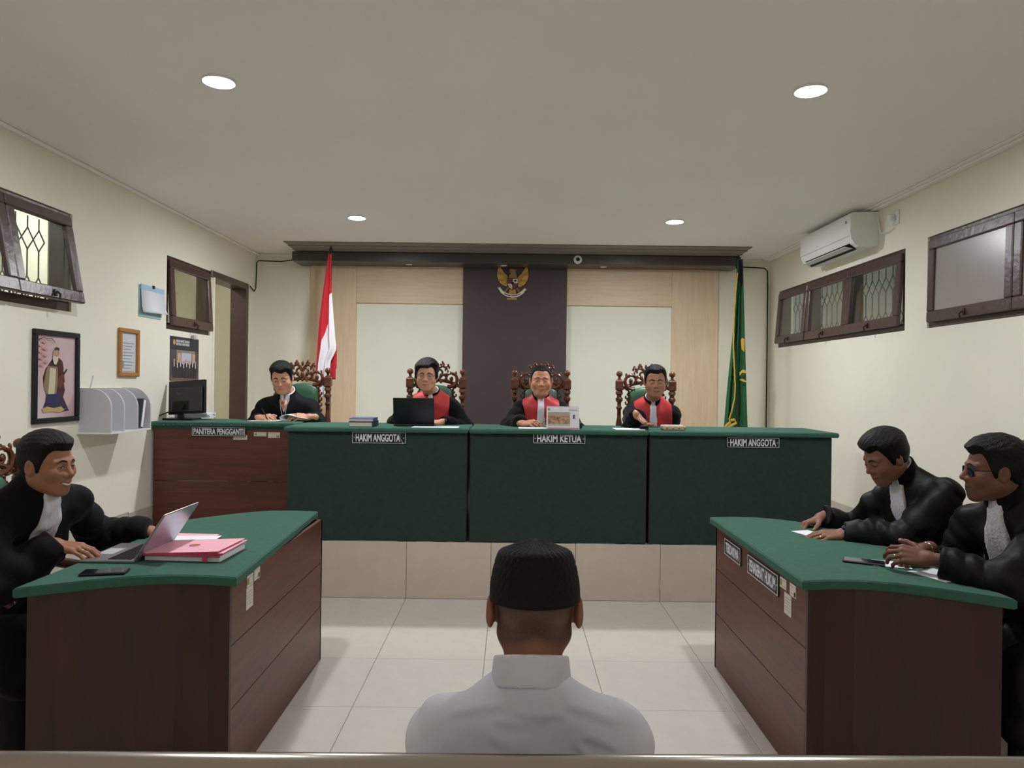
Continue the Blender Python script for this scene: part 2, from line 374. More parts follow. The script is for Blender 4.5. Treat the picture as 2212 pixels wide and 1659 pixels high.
# ------------------------------------------------------------------ windows and door
def bar(mb, a, b, w, d): mb.box(a, b, .004)
def sash_window(name, X, inward, y0, y1, z0, z1, splits, opens, panes, grille=True, depth=.09):
    """window in a side wall; inward = +1 when the room lies towards +X; splits = list of y; opens = bottom swing per sash"""
    root = sroot(name, (X, (y0 + y1) / 2, z0)); s = inward; fw_ = .055
    xo, xi = X - s * .11, X - s * .012
    for (a, b, c, d) in ((y0, y1, z1 - fw_, z1), (y0, y1, z0, z0 + fw_)): MB().box((xo, a, c), (xi, b, d), .005).build('frame_rail', M_frame, root)
    for y in (y0, *splits, y1):
        a, b = (y, y + fw_) if y == y0 else ((y - fw_, y) if y == y1 else (y - .02, y + .02))
        MB().box((xo, a, z0 + fw_), (xi, b, z1 - fw_), .005).build('frame_post', M_frame, root)
    ed = [y0 + fw_ - .028, *splits, y1 - fw_ + .028]
    if grille:
        gx = X - s * .135
        ym0, ym1 = y0 + fw_, y1 - fw_; zm0, zm1 = z0 + fw_, z1 - fw_; hgt = zm1 - zm0
        n = int(round((ym1 - ym0) / .105)); st = (ym1 - ym0) / n; g = MB()
        zA, zB, zC, zD = zm0 + hgt * .02, zm0 + hgt * .28, zm0 + hgt * .60, zm0 + hgt * .86
        for i in range(n):
            yc = ym0 + (i + .5) * st
            g.tube([(gx, yc, zB), (gx, yc, zC)], .0045, 5)
            for sg in (-1, 1):
                g.tube([(gx, yc, zB), (gx, yc + sg * st / 2, zm0 + hgt * .14)], .004, 5); g.tube([(gx, yc + sg * st / 2, zm0 + hgt * .14), (gx, yc, zA)], .004, 5)
                g.tube([(gx, yc, zC), (gx, yc + sg * st / 2, zm0 + hgt * .73)], .004, 5); g.tube([(gx, yc + sg * st / 2, zm0 + hgt * .73), (gx, yc, zD)], .004, 5)
            g.tube([(gx, yc, zD), (gx, yc, zm1)], .004, 5)
        go = g.build('grille', M_bar, root, smooth=True); go['kind'] = 'stuff'
    for i, (a, b) in enumerate(zip(ed[:-1], ed[1:])):
        a += .004; b -= .004; top, bot = z1 - .03, z0 + .035; sw = opens[i]; hl = top - bot
        ang = math.asin(min(.6, sw / hl)); hx = X - s * .02
        # hinge along the top edge, bottom swings into the room
        R = Matrix.Translation((hx, 0, top)) @ Matrix.Rotation(-s * ang, 4, 'Y') @ Matrix.Translation((-hx, 0, -top))
        st, th = .062, .034; x_a, x_b = hx, hx + s * th
        sash = MB().box((x_a, a, top - st), (x_b, b, top), .006, M=R).build('sash_rail', M_frame, root)
        MB().box((x_a, a, bot), (x_b, b, bot + st * 1.15), .006, M=R).build('sash_rail', M_frame, root)
        for (c, d) in ((a, a + st), (b - st, b)): MB().box((x_a, c, bot + st * 1.15), (x_b, d, top - st), .006, M=R).build('sash_stile', M_frame, root)
        MB().box((hx + s * .013, a + st - .004, bot + st), (hx + s * .017, b - st + .004, top - st + .004), M=R).build('pane', panes[i], root)
        ym = (a + b) / 2
        MB().box((x_b, ym - .012, bot + .012), (x_b + s * .010, ym + .012, bot + .05), .003, M=R).tube([R @ Vector((x_b + s * .012, ym, bot + .035)), R @ Vector((x_b + s * .03, ym, bot + .018)), R @ Vector((x_b + s * .022, ym, bot - .012))], .006, 6).build('latch', M_bard, root, smooth=True)
    return root
sash_window('window_1', XL, 1, *WIN1, [2.61, 3.23, 3.845], [.09, .10, .10, .095], [M_glass] * 4)
g = MB()
for y in np.arange(2.1, 4.42, .105): g.tube([(XL - .125, y, 1.95), (XL - .125, y, 2.05)], .006, 6)
o = g.build('gap_bars', M_bard, bpy.data.objects['window_1'], smooth=True); o['kind'] = 'stuff'
sash_window('window_2', XL, 1, *WIN2, [], [.03], [M_glass], grille=False)
g = MB()
for y in np.arange(5.8, 6.45, .09): g.box((XL - .30, y, 2.0), (XL - .29, y + .008, 2.48))
g.box((XL - .305, 5.7, 2.30), (XL - .285, 6.5, 2.315)); o = g.build('blind_strips', M_grey, bpy.data.objects['window_2']); o['kind'] = 'stuff'
sash_window('window_3', XR, -1, *WIN3, [5.89, 6.70], [.035, .03, .04], [M_glass] * 3)
sash_window('window_4', XR, -1, *WIN4, [3.12, 3.94], [.01, .012, .012], [M_frost] * 3, grille=False)
dr = sroot('door_1', (XL, 7, 0)); y0, y1, _, z1 = DOOR
MB().box((XL - T - .005, y0, 0), (XL + .012, y0 + .035, z1), .004).build('door_jamb', M_wall, dr)
MB().box((XL - T - .005, y1 - .05, 0), (XL + .012, y1 + .012, z1 + .012), .006).build('door_jamb', M_frame, dr)
MB().box((XL - T - .005, y0 - .045, z1 - .05), (XL + .014, y1 - .05, z1 + .012), .006).build('door_head', M_frame, dr)
MB().box((XL - T, y0, -.004), (XL, y1, .001)).build('threshold', M_tile, dr)

# ------------------------------------------------------------------ ceiling downlights
LPOS = [(-1.335, 3.26, 'near left'), (1.335, 3.28, 'near right'), (-1.285, 5.93, 'far left'), (1.315, 5.93, 'far right'), (-1.33, -2.07, 'left rear'), (1.33, -2.07, 'right rear')]  # rear pair is an unseen addition behind the camera, brightening the white shirt
for x, y, nm in LPOS:
    t = thing('downlight', (x, y, H), f'round white ceiling downlight, the {nm} one', 'lamp', 'ceiling downlights')
    MB().lathe([(.073, 0), (.073, -.010), (.069, -.012), (.065, -.008)], (x, y, H), 28).build('trim_ring', M_pvc, t, smooth=True)
    MB().lathe([(.066, -.004), (.064, -.008), (.052, -.011), (.030, -.012), (.004, -.0125)], (x, y, H), 28).build('diffuser', M_lampf if y > 5 else (M_lamp if y > 0 else M_lampfill), t, smooth=True)

# ------------------------------------------------------------------ judges' bench: three felt-fronted units on the platform
BZ = 1.21; BY = 5.15
bx = [-1.60, -.302, .975, 2.29]
names = ['beside the clerk desk', 'in the middle', 'nearest the green flag']
for i in range(3):
    a, b = bx[i] + .003, bx[i + 1] - .003
    t = thing('judge_bench', ((a + b) / 2, 5.4, PLAT), f'dark green felt-covered judges bench unit, the one {names[i]}', 'bench', 'judges bench units')
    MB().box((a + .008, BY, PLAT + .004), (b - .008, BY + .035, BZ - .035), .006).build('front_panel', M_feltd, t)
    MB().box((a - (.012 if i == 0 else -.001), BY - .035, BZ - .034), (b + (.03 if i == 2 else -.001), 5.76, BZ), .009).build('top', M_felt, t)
    for x in (a + .01, b - .034): MB().box((x, BY + .035, PLAT + .001), (x + .024, 5.66, BZ - .035), .002).build('side_panel', M_wood, t)
    MB().box((a + .034, 5.60, .75), (b - .034, 5.62, BZ - .035), .002).build('rear_rail', M_wood, t)
# clerk's desk
CY = 5.47
t = thing('clerk_desk', (-2.15, 5.7, PLAT), 'brown board-fronted clerk desk with green felt top against the wall', 'desk'); clerk_desk = t
ca, cb = XL + .015, -1.625
for z0, z1 in ((PLAT + .002, .768), (.771, 1.17)): MB().box((ca + .01, CY, z0), (cb - .002, CY + .02, z1), .0015).build('front_board', M_wood, t)
MB().box((ca, CY - .045, 1.185), (cb - .002, 5.93, 1.217), .008).build('top', M_felt, t)
MB().box((ca, CY - .012, 1.165), (cb - .004, CY, 1.186), .003).build('felt_valance', M_felt, t)
for x in (ca + .01, cb - .03): MB().box((x, CY + .02, PLAT + .001), (x + .02, 5.76, 1.185), .002).build('side_panel', M_wood, t)
for k in range(15):
    MB().ball((ca + .03 + k * .072 + random.uniform(-.01, .01), CY - .0455, 1.197 + random.uniform(-.004, .004)), .0035, 8).build('stud', M_steel, t)

def sticker(parent, M, w, h, kind):
    """paper inventory label lying on M's xy plane"""
    mb = MB(); mb.box((-w / 2, -h / 2, 0), (w / 2, h / 2, .0008), 0, 0, M)
    n = 2 if h < w else 5
    for k in range(n):
        y = h * (.28 - .56 * k / max(1, n - 1)); x0 = -w * .18 if kind == 'seal' else -w * .40
        mb.box((x0, y - .0012, .0008), (w * (.40 if kind != 'bar' else .1), y + .0012, .0011), 0, 1, M)
    if kind == 'seal': mb.lathe([(h * .32, .0008), (h * .32, .0012)], (-w * .33, 0, 0), 14, 2, M)
    if kind == 'bar':
        for k in range(7): mb.box((w * .2 + k * w * .035, -h * .42, .0008), (w * .2 + k * w * .035 + w * .018, -h * .05, .0011), 0, 3, M)
    return mb.build('inventory_label', [mat('label_paper', '#cfcabd', .7, .2), mat('label_print', '#9c968a', .7), mat('label_seal', '#8f8c3c', .7), M_blackm], parent)
MF = lambda x, z: frame_M((x, CY - .0005, z), (1, 0, 0), (0, 0, 1))
p = W(519, 945, CY); sticker(clerk_desk, MF(p.x, p.z), .105, .035, 'plain')
p = W(562, 938, CY); sticker(clerk_desk, MF(p.x, p.z), .095, .030, 'seal')
p = W(592, 940, CY); sticker(clerk_desk, MF(p.x, p.z), .09, .042, 'bar')

# ------------------------------------------------------------------ side desks with a wave-shaped top
nearL = [(-1.00, 2.655), (-1.12, 2.675), (-1.25, 2.68), (-1.38, 2.655), (-1.50, 2.60), (-1.60, 2.54), (-1.70, 2.48)]
farL = [(-1.07, 4.03), (-1.20, 4.045), (-1.33, 4.035), (-1.45, 3.97), (-1.57, 3.86), (-1.67, 3.75)]
nearR = [(1.09, 2.70), (1.20, 2.718), (1.31, 2.72), (1.44, 2.685), (1.56, 2.62), (1.65, 2.56), (1.745, 2.49)]
farR = [(1.10, 4.00), (1.22, 4.015), (1.35, 4.01), (1.48, 3.95), (1.60, 3.85), (1.71, 3.74)]
DZ = .81
def side_desk(near, far, sgn, label):
    cx = sum(p[0] for p in near + far) / len(near + far)
    t = thing('side_desk', (cx, 3.3, 0), label, 'desk')
    poly = near + far[::-1]
    if sgn > 0: pass
    area = sum(poly[i][0] * poly[(i + 1) % len(poly)][1] - poly[(i + 1) % len(poly)][0] * poly[i][1] for i in range(len(poly)))
    if area < 0: poly = poly[::-1]
    cxx, cyy = cx, 3.27
    def inset(ps, k): return [(x + (cxx - x) * k / abs(cxx - x) if abs(cxx - x) > k else x, y) for x, y in ps]
    mb = MB(); n = len(poly)
    # chamfered slab: rings at z with slightly different outlines
    def shrink(k): return [(x + math.copysign(min(k, abs(cxx - x)), cxx - x), y + math.copysign(min(k, abs(cyy - y)), cyy - y)) for x, y in poly]
    rings = [(shrink(.006), DZ - .036), (shrink(0), DZ - .030), (shrink(0), DZ - .006), (shrink(.006), DZ)]
    vs = [(x, y, z) for ps, z in rings for x, y in ps]
    fs = [[r * n + i, r * n + (i + 1) % n, (r + 1) * n + (i + 1) % n, (r + 1) * n + i] for r in range(3) for i in range(n)]
    fs += [list(range(n))[::-1], [3 * n + i for i in range(n)]]
    mb.add(vs, fs); mb.build('top', M_felt, t)
    xf = near[0][0] - sgn * -.03; xf = near[0][0] + sgn * .035
    yn, yf = near[0][1] + .03, far[0][1] - .04
    for z0, z1 in ((.004, .298), (.301, .538), (.541, DZ - .036)):
        MB().box((xf, yn + .018, z0), (xf + sgn * .02, yf, z1), .0012).build('front_board', M_wood, t)
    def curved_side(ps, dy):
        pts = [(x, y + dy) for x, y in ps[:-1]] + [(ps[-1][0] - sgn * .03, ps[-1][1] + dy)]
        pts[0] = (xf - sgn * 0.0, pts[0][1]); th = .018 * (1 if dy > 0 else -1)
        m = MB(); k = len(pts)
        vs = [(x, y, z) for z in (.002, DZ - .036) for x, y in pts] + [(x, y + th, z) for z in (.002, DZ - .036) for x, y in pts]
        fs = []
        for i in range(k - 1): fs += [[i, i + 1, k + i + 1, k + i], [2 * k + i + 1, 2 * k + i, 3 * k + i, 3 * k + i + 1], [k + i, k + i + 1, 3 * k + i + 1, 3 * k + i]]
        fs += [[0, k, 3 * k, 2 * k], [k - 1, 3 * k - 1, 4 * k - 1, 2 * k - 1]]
        m.add(vs, fs); o = m.build('side_panel', M_woodshade, t)
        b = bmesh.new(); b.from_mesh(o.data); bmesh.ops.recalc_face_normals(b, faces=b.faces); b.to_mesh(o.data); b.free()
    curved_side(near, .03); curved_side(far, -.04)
    return t, xf
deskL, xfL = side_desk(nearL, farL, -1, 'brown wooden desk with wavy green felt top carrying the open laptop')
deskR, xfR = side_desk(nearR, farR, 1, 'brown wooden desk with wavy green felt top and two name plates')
ML = lambda y, z: frame_M((xfL + .0003, y, z), (0, 1, 0), (0, 0, 1))       # face towards +X
MR = lambda y, z: frame_M((xfR - .0003, y, z), (0, -1, 0), (0, 0, 1))     # face towards -X
for (px, py, w, h, k) in ((540, 1253, .07, .045, 'seal'), (555, 1238, .065, .05, 'bar'), (539, 1290, .075, .085, 'plain')):
    p = WX(px, py, xfL); sticker(deskL, ML(p.y, p.z), w, h, k)
for (px, py, w, h, k) in ((1692, 1260, .07, .042, 'seal'), (1713, 1276, .062, .05, 'bar'), (1702, 1306, .075, .085, 'plain')):
    p = WX(px, py, xfR); sticker(deskR, MR(p.y, p.z), w, h, k)

def name_plate(text, M, w, h, tw, th, label, crack=False, inset=.1, screws=False):
    t = thing('name_plate', M.translation, label, 'sign')
    MB().box((-w / 2, -h / 2, 0), (w / 2, h / 2, .005), .001, 0, M).build('plate', M_sign, t)
    b = .0032; m = MB(); i = .0035
    for (x0, y0, x1, y1) in ((-w / 2 + i, h / 2 - i - b, w / 2 - i, h / 2 - i), (-w / 2 + i, -h / 2 + i, w / 2 - i, -h / 2 + i + b), (-w / 2 + i, -h / 2 + i, -w / 2 + i + b, h / 2 - i), (w / 2 - i - b, -h / 2 + i, w / 2 - i, h / 2 - i)):
        m.box((x0, y0, .005), (x1, y1, .0058), 0, 0, M)
    m.build('border', M_signw, t)
    if crack:
        pts = [(w * .39, h * .42), (w * .375, h * .1), (w * .40, -h * .12), (w * .425, -h * .3), (w * .445, -h * .52)]
        MB().tube([M @ Vector((x, y, .0055)) for x, y in pts], .0012, 5).build('crack', M_signw, t)
    if screws:
        for s in (-1, 1): MB().lathe([(.004, .005), (.004, .0068), (.001, .0075)], (s * w * .455, 0, 0), 10, 0, M).build('screw', M_grey, t)
    text_part(text, tw, th, M @ Matrix.Translation((-w * .02 if crack else 0, 0, .005)), M_signw, t, depth=.0012, bold=.028)
    return t
BFM = lambda px, py: frame_M(W(px, py, BY - .0002), (1, 0, 0), (0, 0, 1))
name_plate('HAKIM ANGGOTA', BFM(819, 945.5), .386, .085, .315, .056, 'black name plate with a cracked corner below the laptop judge', crack=True, screws=True)
name_plate('HAKIM KETUA', BFM(1208, 947.5), .375, .075, .315, .052, 'black name plate reading Hakim Ketua below the smiling judge', screws=True)
name_plate('HAKIM ANGGOTA', BFM(1626.5, 956), .378, .075, .325, .052, 'black intact name plate near the bench end by the green flag', screws=True)
p = W(474, 932, CY); name_plate('PANITERA PENGGANTI', frame_M((p.x, CY - .0125, p.z), (1, 0, 0), (0, 0, 1)), .405, .072, .375, .047, 'black name plate on the brown clerk desk front')
q0, q1 = WX(1567, 1160, xfR), WX(1602, 1185, xfR); name_plate('TERDAKWA', MR((q0.y + q1.y) / 2, .70), abs(q0.y - q1.y), .088, abs(q0.y - q1.y) * .80, .05, 'smaller black name plate near the far end of the desk side')
q0, q1 = WX(1617, 1195, xfR), WX(1684, 1235, xfR); name_plate('PENASEHAT HUKUM', MR((q0.y + q1.y) / 2, .70), abs(q0.y - q1.y), .092, abs(q0.y - q1.y) * .84, .055, 'long black name plate at the middle of the desk side', screws=True)

# ------------------------------------------------------------------ carved high-back chairs
def spiral(cx, cz, r0, r1, a0, a1, y, n=22):
    return [(cx + (r0 + (r1 - r0) * i / (n - 1)) * math.cos(math.radians(a0 + (a1 - a0) * i / (n - 1))), y, cz + (r0 + (r1 - r0) * i / (n - 1)) * math.sin(math.radians(a0 + (a1 - a0) * i / (n - 1)))) for i in range(n)]
def make_chair():
    t = thing('carved_chair', (0, 0, 0), '', ''); Y = .215
    kw = dict(local=True)
    for s in (-1, 1):
        x = s * .222
        prof = [(.020, 0), (.022, .02), (.018, .04), (.021, .40), (.021, .46)]
        MB().box((x - .022, Y - .022, 0), (x + .022, Y + .022, .46), .004).build('rear_leg', M_chair, t, **kw)
        prof = [(.020, .46), (.024, .48), (.016, .50), (.024, .52), (.016, .545), (.018, .60), (.026, .70), (.030, .76), (.027, .80), (.017, .86), (.016, .92), (.024, .935), (.024, .945), (.016, .955), (.017, .985), (.030, 1.0), (.030, 1.02), (.020, 1.03), (.020, 1.045), (.030, 1.055), (.030, 1.075), (.022, 1.085), (.022, 1.09)]
        post = MB().lathe(prof, (x, Y, 0), 16).build('back_post', M_chair, t, smooth=True, **kw)
        MB().box((x - .032, Y - .030, 1.085), (x + .032, Y + .030, 1.172), .008).build('post_block', M_chair, t, **kw)
        MB().lathe([(.026, 1.172), (.024, 1.178), (.013, 1.184), (.011, 1.195), (.014, 1.205), (.024, 1.212), (.027, 1.225), (.024, 1.238), (.015, 1.247), (.005, 1.251)], (x, Y, 0), 16).build('finial', M_chair, t, smooth=True, **kw)
        MB().lathe([(.024, 0), (.028, .02), (.016, .05), (.026, .12), (.030, .2), (.022, .3), (.018, .36), (.028, .38), (.028, .43)], (x, -.20, 0), 14).build('front_leg', M_chair, t, smooth=True, **kw)
        MB().lathe([(.018, .45), (.022, .48), (.014, .52), (.024, .58), (.016, .63), (.020, .66)], (x, -.16, 0), 12).build('arm_support', M_chair, t, smooth=True, **kw)
        pts = [(x, Y, .70), (x + s * .006, .1, .695), (x + s * .014, -.02, .685), (x + s * .014, -.13, .675), (x + s * .004, -.215, .66), (x, -.235, .635)]
        MB().tube(pts, [.018, .02, .024, .027, .026, .018], 10).build('armrest', M_chair, t, smooth=True, **kw)
        # carved side stile between pad and post
        mb = MB()
        for k in range(10):
            z = .60 + k * .048
            mb.tube(spiral(s * .158, z, .024, .008, 90, 90 + s * 330, Y, 10), [.010, .010, .010, .009, .009, .008, .008, .007, .007, .007], 6)
        mb.tube([(s * .140, Y, .56), (s * .142, Y, 1.085)], .009, 8)
        mb.build('carved_stile', M_chair, t, smooth=True, **kw)
    MB().box((-.245, -.235, .385), (.245, .235, .43), .008).build('seat_frame', M_chair, t, **kw)
    MB().box((-.225, -.22, .43), (.225, .18, .485), .018).build('seat', M_leather, t, smooth=True, **kw)
    # padded back, arched top
    poly = [(-.138, .54), (.138, .54), (.138, 1.06)] + [(.138 * math.cos(a), 1.06 + .055 * math.sin(a)) for a in np.linspace(.15, PI - .15, 9)] + [(-.138, 1.06)]
    n = len(poly); vs = []; cz = .8
    for (k, y) in ((1, Y + .02), (1, Y - .012), (.96, Y - .026), (.80, Y - .036)): vs += [(x * k, y, cz + (z - cz) * k) for x, z in poly]
    fs = [[r * n + i, r * n + (i + 1) % n, (r + 1) * n + (i + 1) % n, (r + 1) * n + i] for r in range(3) for i in range(n)] + [list(range(n))[::-1], [3 * n + i for i in range(n)]]
    MB().add(vs, fs).build('back_pad', M_leather, t, smooth=60, **kw)
    MB().box((-.20, Y - .015, .50), (.20, Y + .015, .54), .005).build('back_rail', M_chair, t, **kw)
    # pierced crest
    mb = MB(); tp = lambda n, a, b: [a + (b - a) * i / (n - 1) for i in range(n)]
    mb.tube([(x, Y, 1.105 + .05 * (1 - (x / .195) ** 2)) for x in np.linspace(-.195, .195, 15)], .014, 8)
    for s in (-1, 1):
        A = lambda a: 90 - s * (90 - a)
        def sp(cx, cz, r0, r1, a0, a1, ra, rb, n=20):
            pts = spiral(cx, cz, r0, r1, a0, a1, 0, n); mb.tube([(s * x, Y - .006, z) for x, _, z in pts], tp(n, ra, rb), 7)
        sp(.118, 1.170, .072, .030, -110, 190, .017, .009)
        sp(.118, 1.170, .030, .012, 190, 420, .009, .010, 12)
        sp(.062, 1.172, .040, .014, 250, -80, .012, .009)
        sp(.058, 1.240, .050, .020, 200, 20, .012, .008)
        sp(.098, 1.262, .018, .008, 250, -60, .009, .009, 10)
        sp(.052, 1.285, .018, .007, 260, -80, .009, .010, 10)
        sp(.022, 1.222, .034, .012, -60, 200, .010, .008)
        sp(.150, 1.105, .024, .008, 120, -200, .010, .008, 12)
        for (x, z, r, sx, sz) in ((.098, 1.285, .011, 1, 1), (.050, 1.305, .012, 1, 1), (.085, 1.205, .016, 1.5, .8), (.040, 1.195, .015, 1, 1.4), (.125, 1.168, .016, 1, 1), (.165, 1.215, .012, .8, 1.6), (.030, 1.265, .012, 1.2, 1)):
            mb.ball((s * x, Y - .006, z), r, 8, sc=(sx, .8, sz))
        for k in range(4): mb.ball((s * (.075 + .022 * k), Y - .008, 1.243 - .012 * k), .011, 8, sc=(.7, .8, 1.3))
    mb.ball((0, Y - .006, 1.285), .014, 8, sc=(.8, .8, 1.7)); mb.ball((0, Y - .008, 1.19), .018, 8, sc=(1, .8, 1.6)); mb.ball((0, Y - .006, 1.145), .014, 8)
    mb.build('carved_crest', M_chair, t, smooth=True, **kw)
    return t
chair0 = make_chair()
CH = [(-.640, 5.92, PLAT, 0, 'carved red-brown high-back chair of the judge with the black laptop'),
      (.245, 5.92, PLAT, 0, 'carved red-brown high-back chair of the smiling judge'),
      (1.125, 5.92, PLAT, -.03, 'carved red-brown high-back chair of the judge holding out a hand'),
      (-1.815, 6.03, PLAT, -.05, 'carved red-brown high-back chair of the writing clerk beside the red-white flag'),
      (-2.12, 3.10, 0, PI / 2 - .22, 'carved red-brown high-back chair of the man typing at the laptop'),
      (2.235, 3.36, 0, -PI / 2 - .02, 'carved red-brown high-back chair of the lawyer with the wristwatch'),
      (2.13, 2.66, 0, -PI / 2 + .10, 'carved red-brown high-back chair of the lawyer with glasses')]
for i, (x, y, z, rz, lb) in enumerate(CH):
    c = chair0 if i == 0 else copy_tree(chair0)
    c.location = (x, y, z); c.rotation_euler = (0, 0, rz); tag(c, lb, 'chair', 'carved court chairs')
# plain black chair of the seated defendant
dc = thing('office_chair', (.05, 1.47, 0), 'plain black chair under the man in the white shirt', 'chair')
MB().box((-.18, 1.27, .40), (.28, 1.70, .46), .02).build('seat', M_black, dc, smooth=True)
MB().box((-.16, 1.205, .66), (.26, 1.235, .905), .012).build('backrest', M_black, dc, smooth=True)
for s in (-.15, .25):
    MB().tube([(s, 1.66, .002), (s, 1.66, .40)], .014, 8).build('front_leg', M_steel, dc, smooth=True)
    MB().tube([(s, 1.25, .002), (s, 1.27, .42), (s, 1.235, .70)], .014, 8).build('rear_leg', M_steel, dc, smooth=True)

# ------------------------------------------------------------------ barrier rail in the foreground
rl = thing('barrier_rail', (0, 1.0, 0), 'brushed steel tube barrier rail running along the foreground', 'railing')
MB().tube([(-1.9, .985, .982), (1.9, 1.035, .982)], .030, 28).build('top_rail', M_steel, rl, smooth=True)
for z in (.25, .62): MB().tube([(-1.9, .985, z), (1.9, 1.035, z)], .014, 12).build('lower_rail', M_steel, rl, smooth=True)
for x in (-1.85, 1.85):
    MB().tube([(x, 1.01 + x * .0132, .008), (x, 1.01 + x * .0132, .96)], .024, 14).build('post', M_steel, rl, smooth=True)
    MB().lathe([(.055, 0), (.055, .006), (.03, .012)], (x, 1.01 + x * .0132, 0), 18).build('base_plate', M_steel, rl, smooth=True)

# ------------------------------------------------------------------ air conditioner on the right wall
ya, yb = 5.42, 6.36
ac = thing('air_conditioner', (XR, 5.9, 2.58), 'white split air conditioner mounted high on the wall above the windows', 'air conditioner')
prof = [(0, 2.60), (-.08, 2.585), (-.15, 2.592), (-.185, 2.615), (-.205, 2.65), (-.215, 2.70), (-.212, 2.82), (-.20, 2.845), (-.06, 2.85), (0, 2.85)]
n = len(prof); vs = [(XR + x, y, z) for y in (ya, yb) for x, z in prof]
fs = [[i, (i + 1) % n, n + (i + 1) % n, n + i] for i in range(n)] + [list(range(n))[::-1], [n + i for i in range(n)]]
MB().add(vs, fs).build('casing', M_pvc, ac, smooth=25)
MB().box((XR - .2165, ya + .012, 2.672), (XR - .2145, yb - .012, 2.674)).build('front_seam', M_grey, ac)
Rl = Matrix.Translation((XR - .165, 0, 2.60)) @ Matrix.Rotation(math.radians(38), 4, 'Y')
MB().box((-.036, ya + .06, -.003), (.034, yb - .06, .001), .0005, 0, Rl).build('outlet_slot', M_blackm, ac)
Rl2 = Matrix.Translation((XR - .178, 0, 2.592)) @ Matrix.Rotation(math.radians(12), 4, 'Y')
MB().box((-.045, ya + .07, -.004), (.012, yb - .07, .000), .001, 0, Rl2).build('louvre', M_pvc, ac)
MB().lathe([(.013, 0), (.013, .001), (.008, .001), (.008, 0)], (0, 0, 0), 18, 0, frame_M((XR - .214, ya + .075, 2.785), (0, -1, 0), (0, 0, 1))).build('badge', M_grey, ac)
MB().box((XR - .2155, 6.0, 2.695), (XR - .2145, 6.03, 2.70)).build('badge', M_grey, ac)
so = thing('power_socket', (XR, 5.20, 2.74), 'white wall socket with plug beside the air conditioner', 'socket')
MB().box((XR - .012, 5.13, 2.70), (XR, 5.22, 2.80), .003).build('plate', M_pvc, so)
MB().box((XR - .055, 5.165, 2.725), (XR - .012, 5.20, 2.775), .006).build('plug', M_pvc, so)
MB().tube([(XR - .05, 5.185, 2.73), (XR - .045, 5.22, 2.69), (XR - .03, 5.29, 2.665), (XR - .02, 5.36, 2.68), (XR - .015, 5.39, 2.74), (XR - .015, 5.41, 2.80)], .0055, 6).build('cord', M_pvc, so, smooth=True)
# corner cables
cb1 = MB().tube([(2.33, YB - .02, 2.80), (2.55, YB - .02, 2.795), (2.66, YB - .015, 2.79), (2.695, YB - .012, 2.76), (2.70, YB - .012, 2.6), (2.70, YB - .012, 1.6), (2.70, YB - .012, PLAT + .002)], .006, 6).build('cable', M_blackm, smooth=True)
tag(cb1, 'thin dark cable running down the corner behind the green flag', 'cable')
cb2 = MB().tube([(-2.26, 7.55, 2.80), (-2.45, 7.66, 2.795), (-2.69, 7.66, 2.80), (-2.705, 7.64, 2.78), (-2.705, 7.62, 2.50), (-2.70, 7.56, 2.465), (-2.70, 7.44, 2.50)], .006, 6).build('cable', M_blackm, smooth=True)
tag(cb2, 'thin dark cable hanging in the corner above the doorway', 'cable')
cm = thing('dome_camera', (.652, 7.36, 2.80), 'small white round dome camera on the dark beam', 'camera')
Mc = frame_M((.652, 7.36, 2.80), (1, 0, 0), (0, 0, 1))
MB().lathe([(.043, 0), (.044, .008), (.040, .016), (.022, .020)], (0, 0, 0), 24, 0, Mc).build('body', M_pvc, cm, smooth=True)
MB().lathe([(.021, .018), (.018, .028), (.010, .033), (.002, .034)], (0, 0, 0), 18, 0, Mc).build('lens', M_black, cm, smooth=True)

# ------------------------------------------------------------------ emblem on the dark panel
em = thing('wall_emblem', (0, YB - .06, 2.58), 'golden eagle emblem with shield and white ribbon on the dark panel', 'emblem')
ES = .337 / 580; EC = W(1107.5, 610.5, YB - .06)
def ep(x, y): return ((x - 893) * ES, (752 - y) * ES)
EM = frame_M(EC, (1, 0, 0), (0, 0, 1))
def eprism(pts, z0, z1, name, m):
    poly = [ep(*p) for p in pts]
    a = sum(poly[i][0] * poly[(i + 1) % len(poly)][1] - poly[(i + 1) % len(poly)][0] * poly[i][1] for i in range(len(poly)))
    if a < 0: poly = poly[::-1]
    return MB().prism(poly, z0, z1, 0, EM).build(name, m, em)
tips = [(645, 435), (618, 530), (611, 610), (628, 690), (655, 742), (692, 785), (738, 815), (785, 820)]
roots = [(735, 580), (770, 610), (790, 645), (797, 680), (797, 710), (797, 740), (797, 765), (797, 795)]
for sgn in (1, -1):
    mx = lambda p: p if sgn == 1 else (1786 - p[0], p[1] + 12)
    for i in range(7):
        (ax, ay), (bx_, by) = tips[i], tips[i + 1]; (cx, cy), (dx, dy) = roots[i], roots[i + 1]
        eprism([mx(p) for p in ((ax, ay), ((ax + bx_) / 2 - 6, (ay + by) / 2), (bx_, by), (dx, dy), (cx, cy))], .002, .010 + .004 * (i % 2), 'wing_feather', M_gold if i % 2 else M_goldb)
    eprism([mx(p) for p in ((722, 580), (765, 605), (805, 650), (800, 780), (775, 760), (745, 720), (715, 640))], .008, .020, 'wing_shoulder', M_gold)
    eprism([mx(p) for p in ((800, 830), (840, 850), (795, 905), (745, 945), (730, 925), (770, 880))], .006, .016, 'leg', mat('emblem_brown', '#7d5a3c', .4, .5))
eprism([(830, 520), (862, 503), (905, 512), (960, 518), (938, 548), (952, 585), (972, 640), (968, 700), (815, 700), (828, 625), (862, 582), (835, 578), (818, 574), (850, 552), (815, 540)], .008, .026, 'eagle_head', mat('emblem_bronze', '#8d734f', .4, .5, metal=.4))
eprism([(835, 870), (942, 870), (962, 975), (890, 990), (815, 975)], .004, .014, 'tail', M_gold)
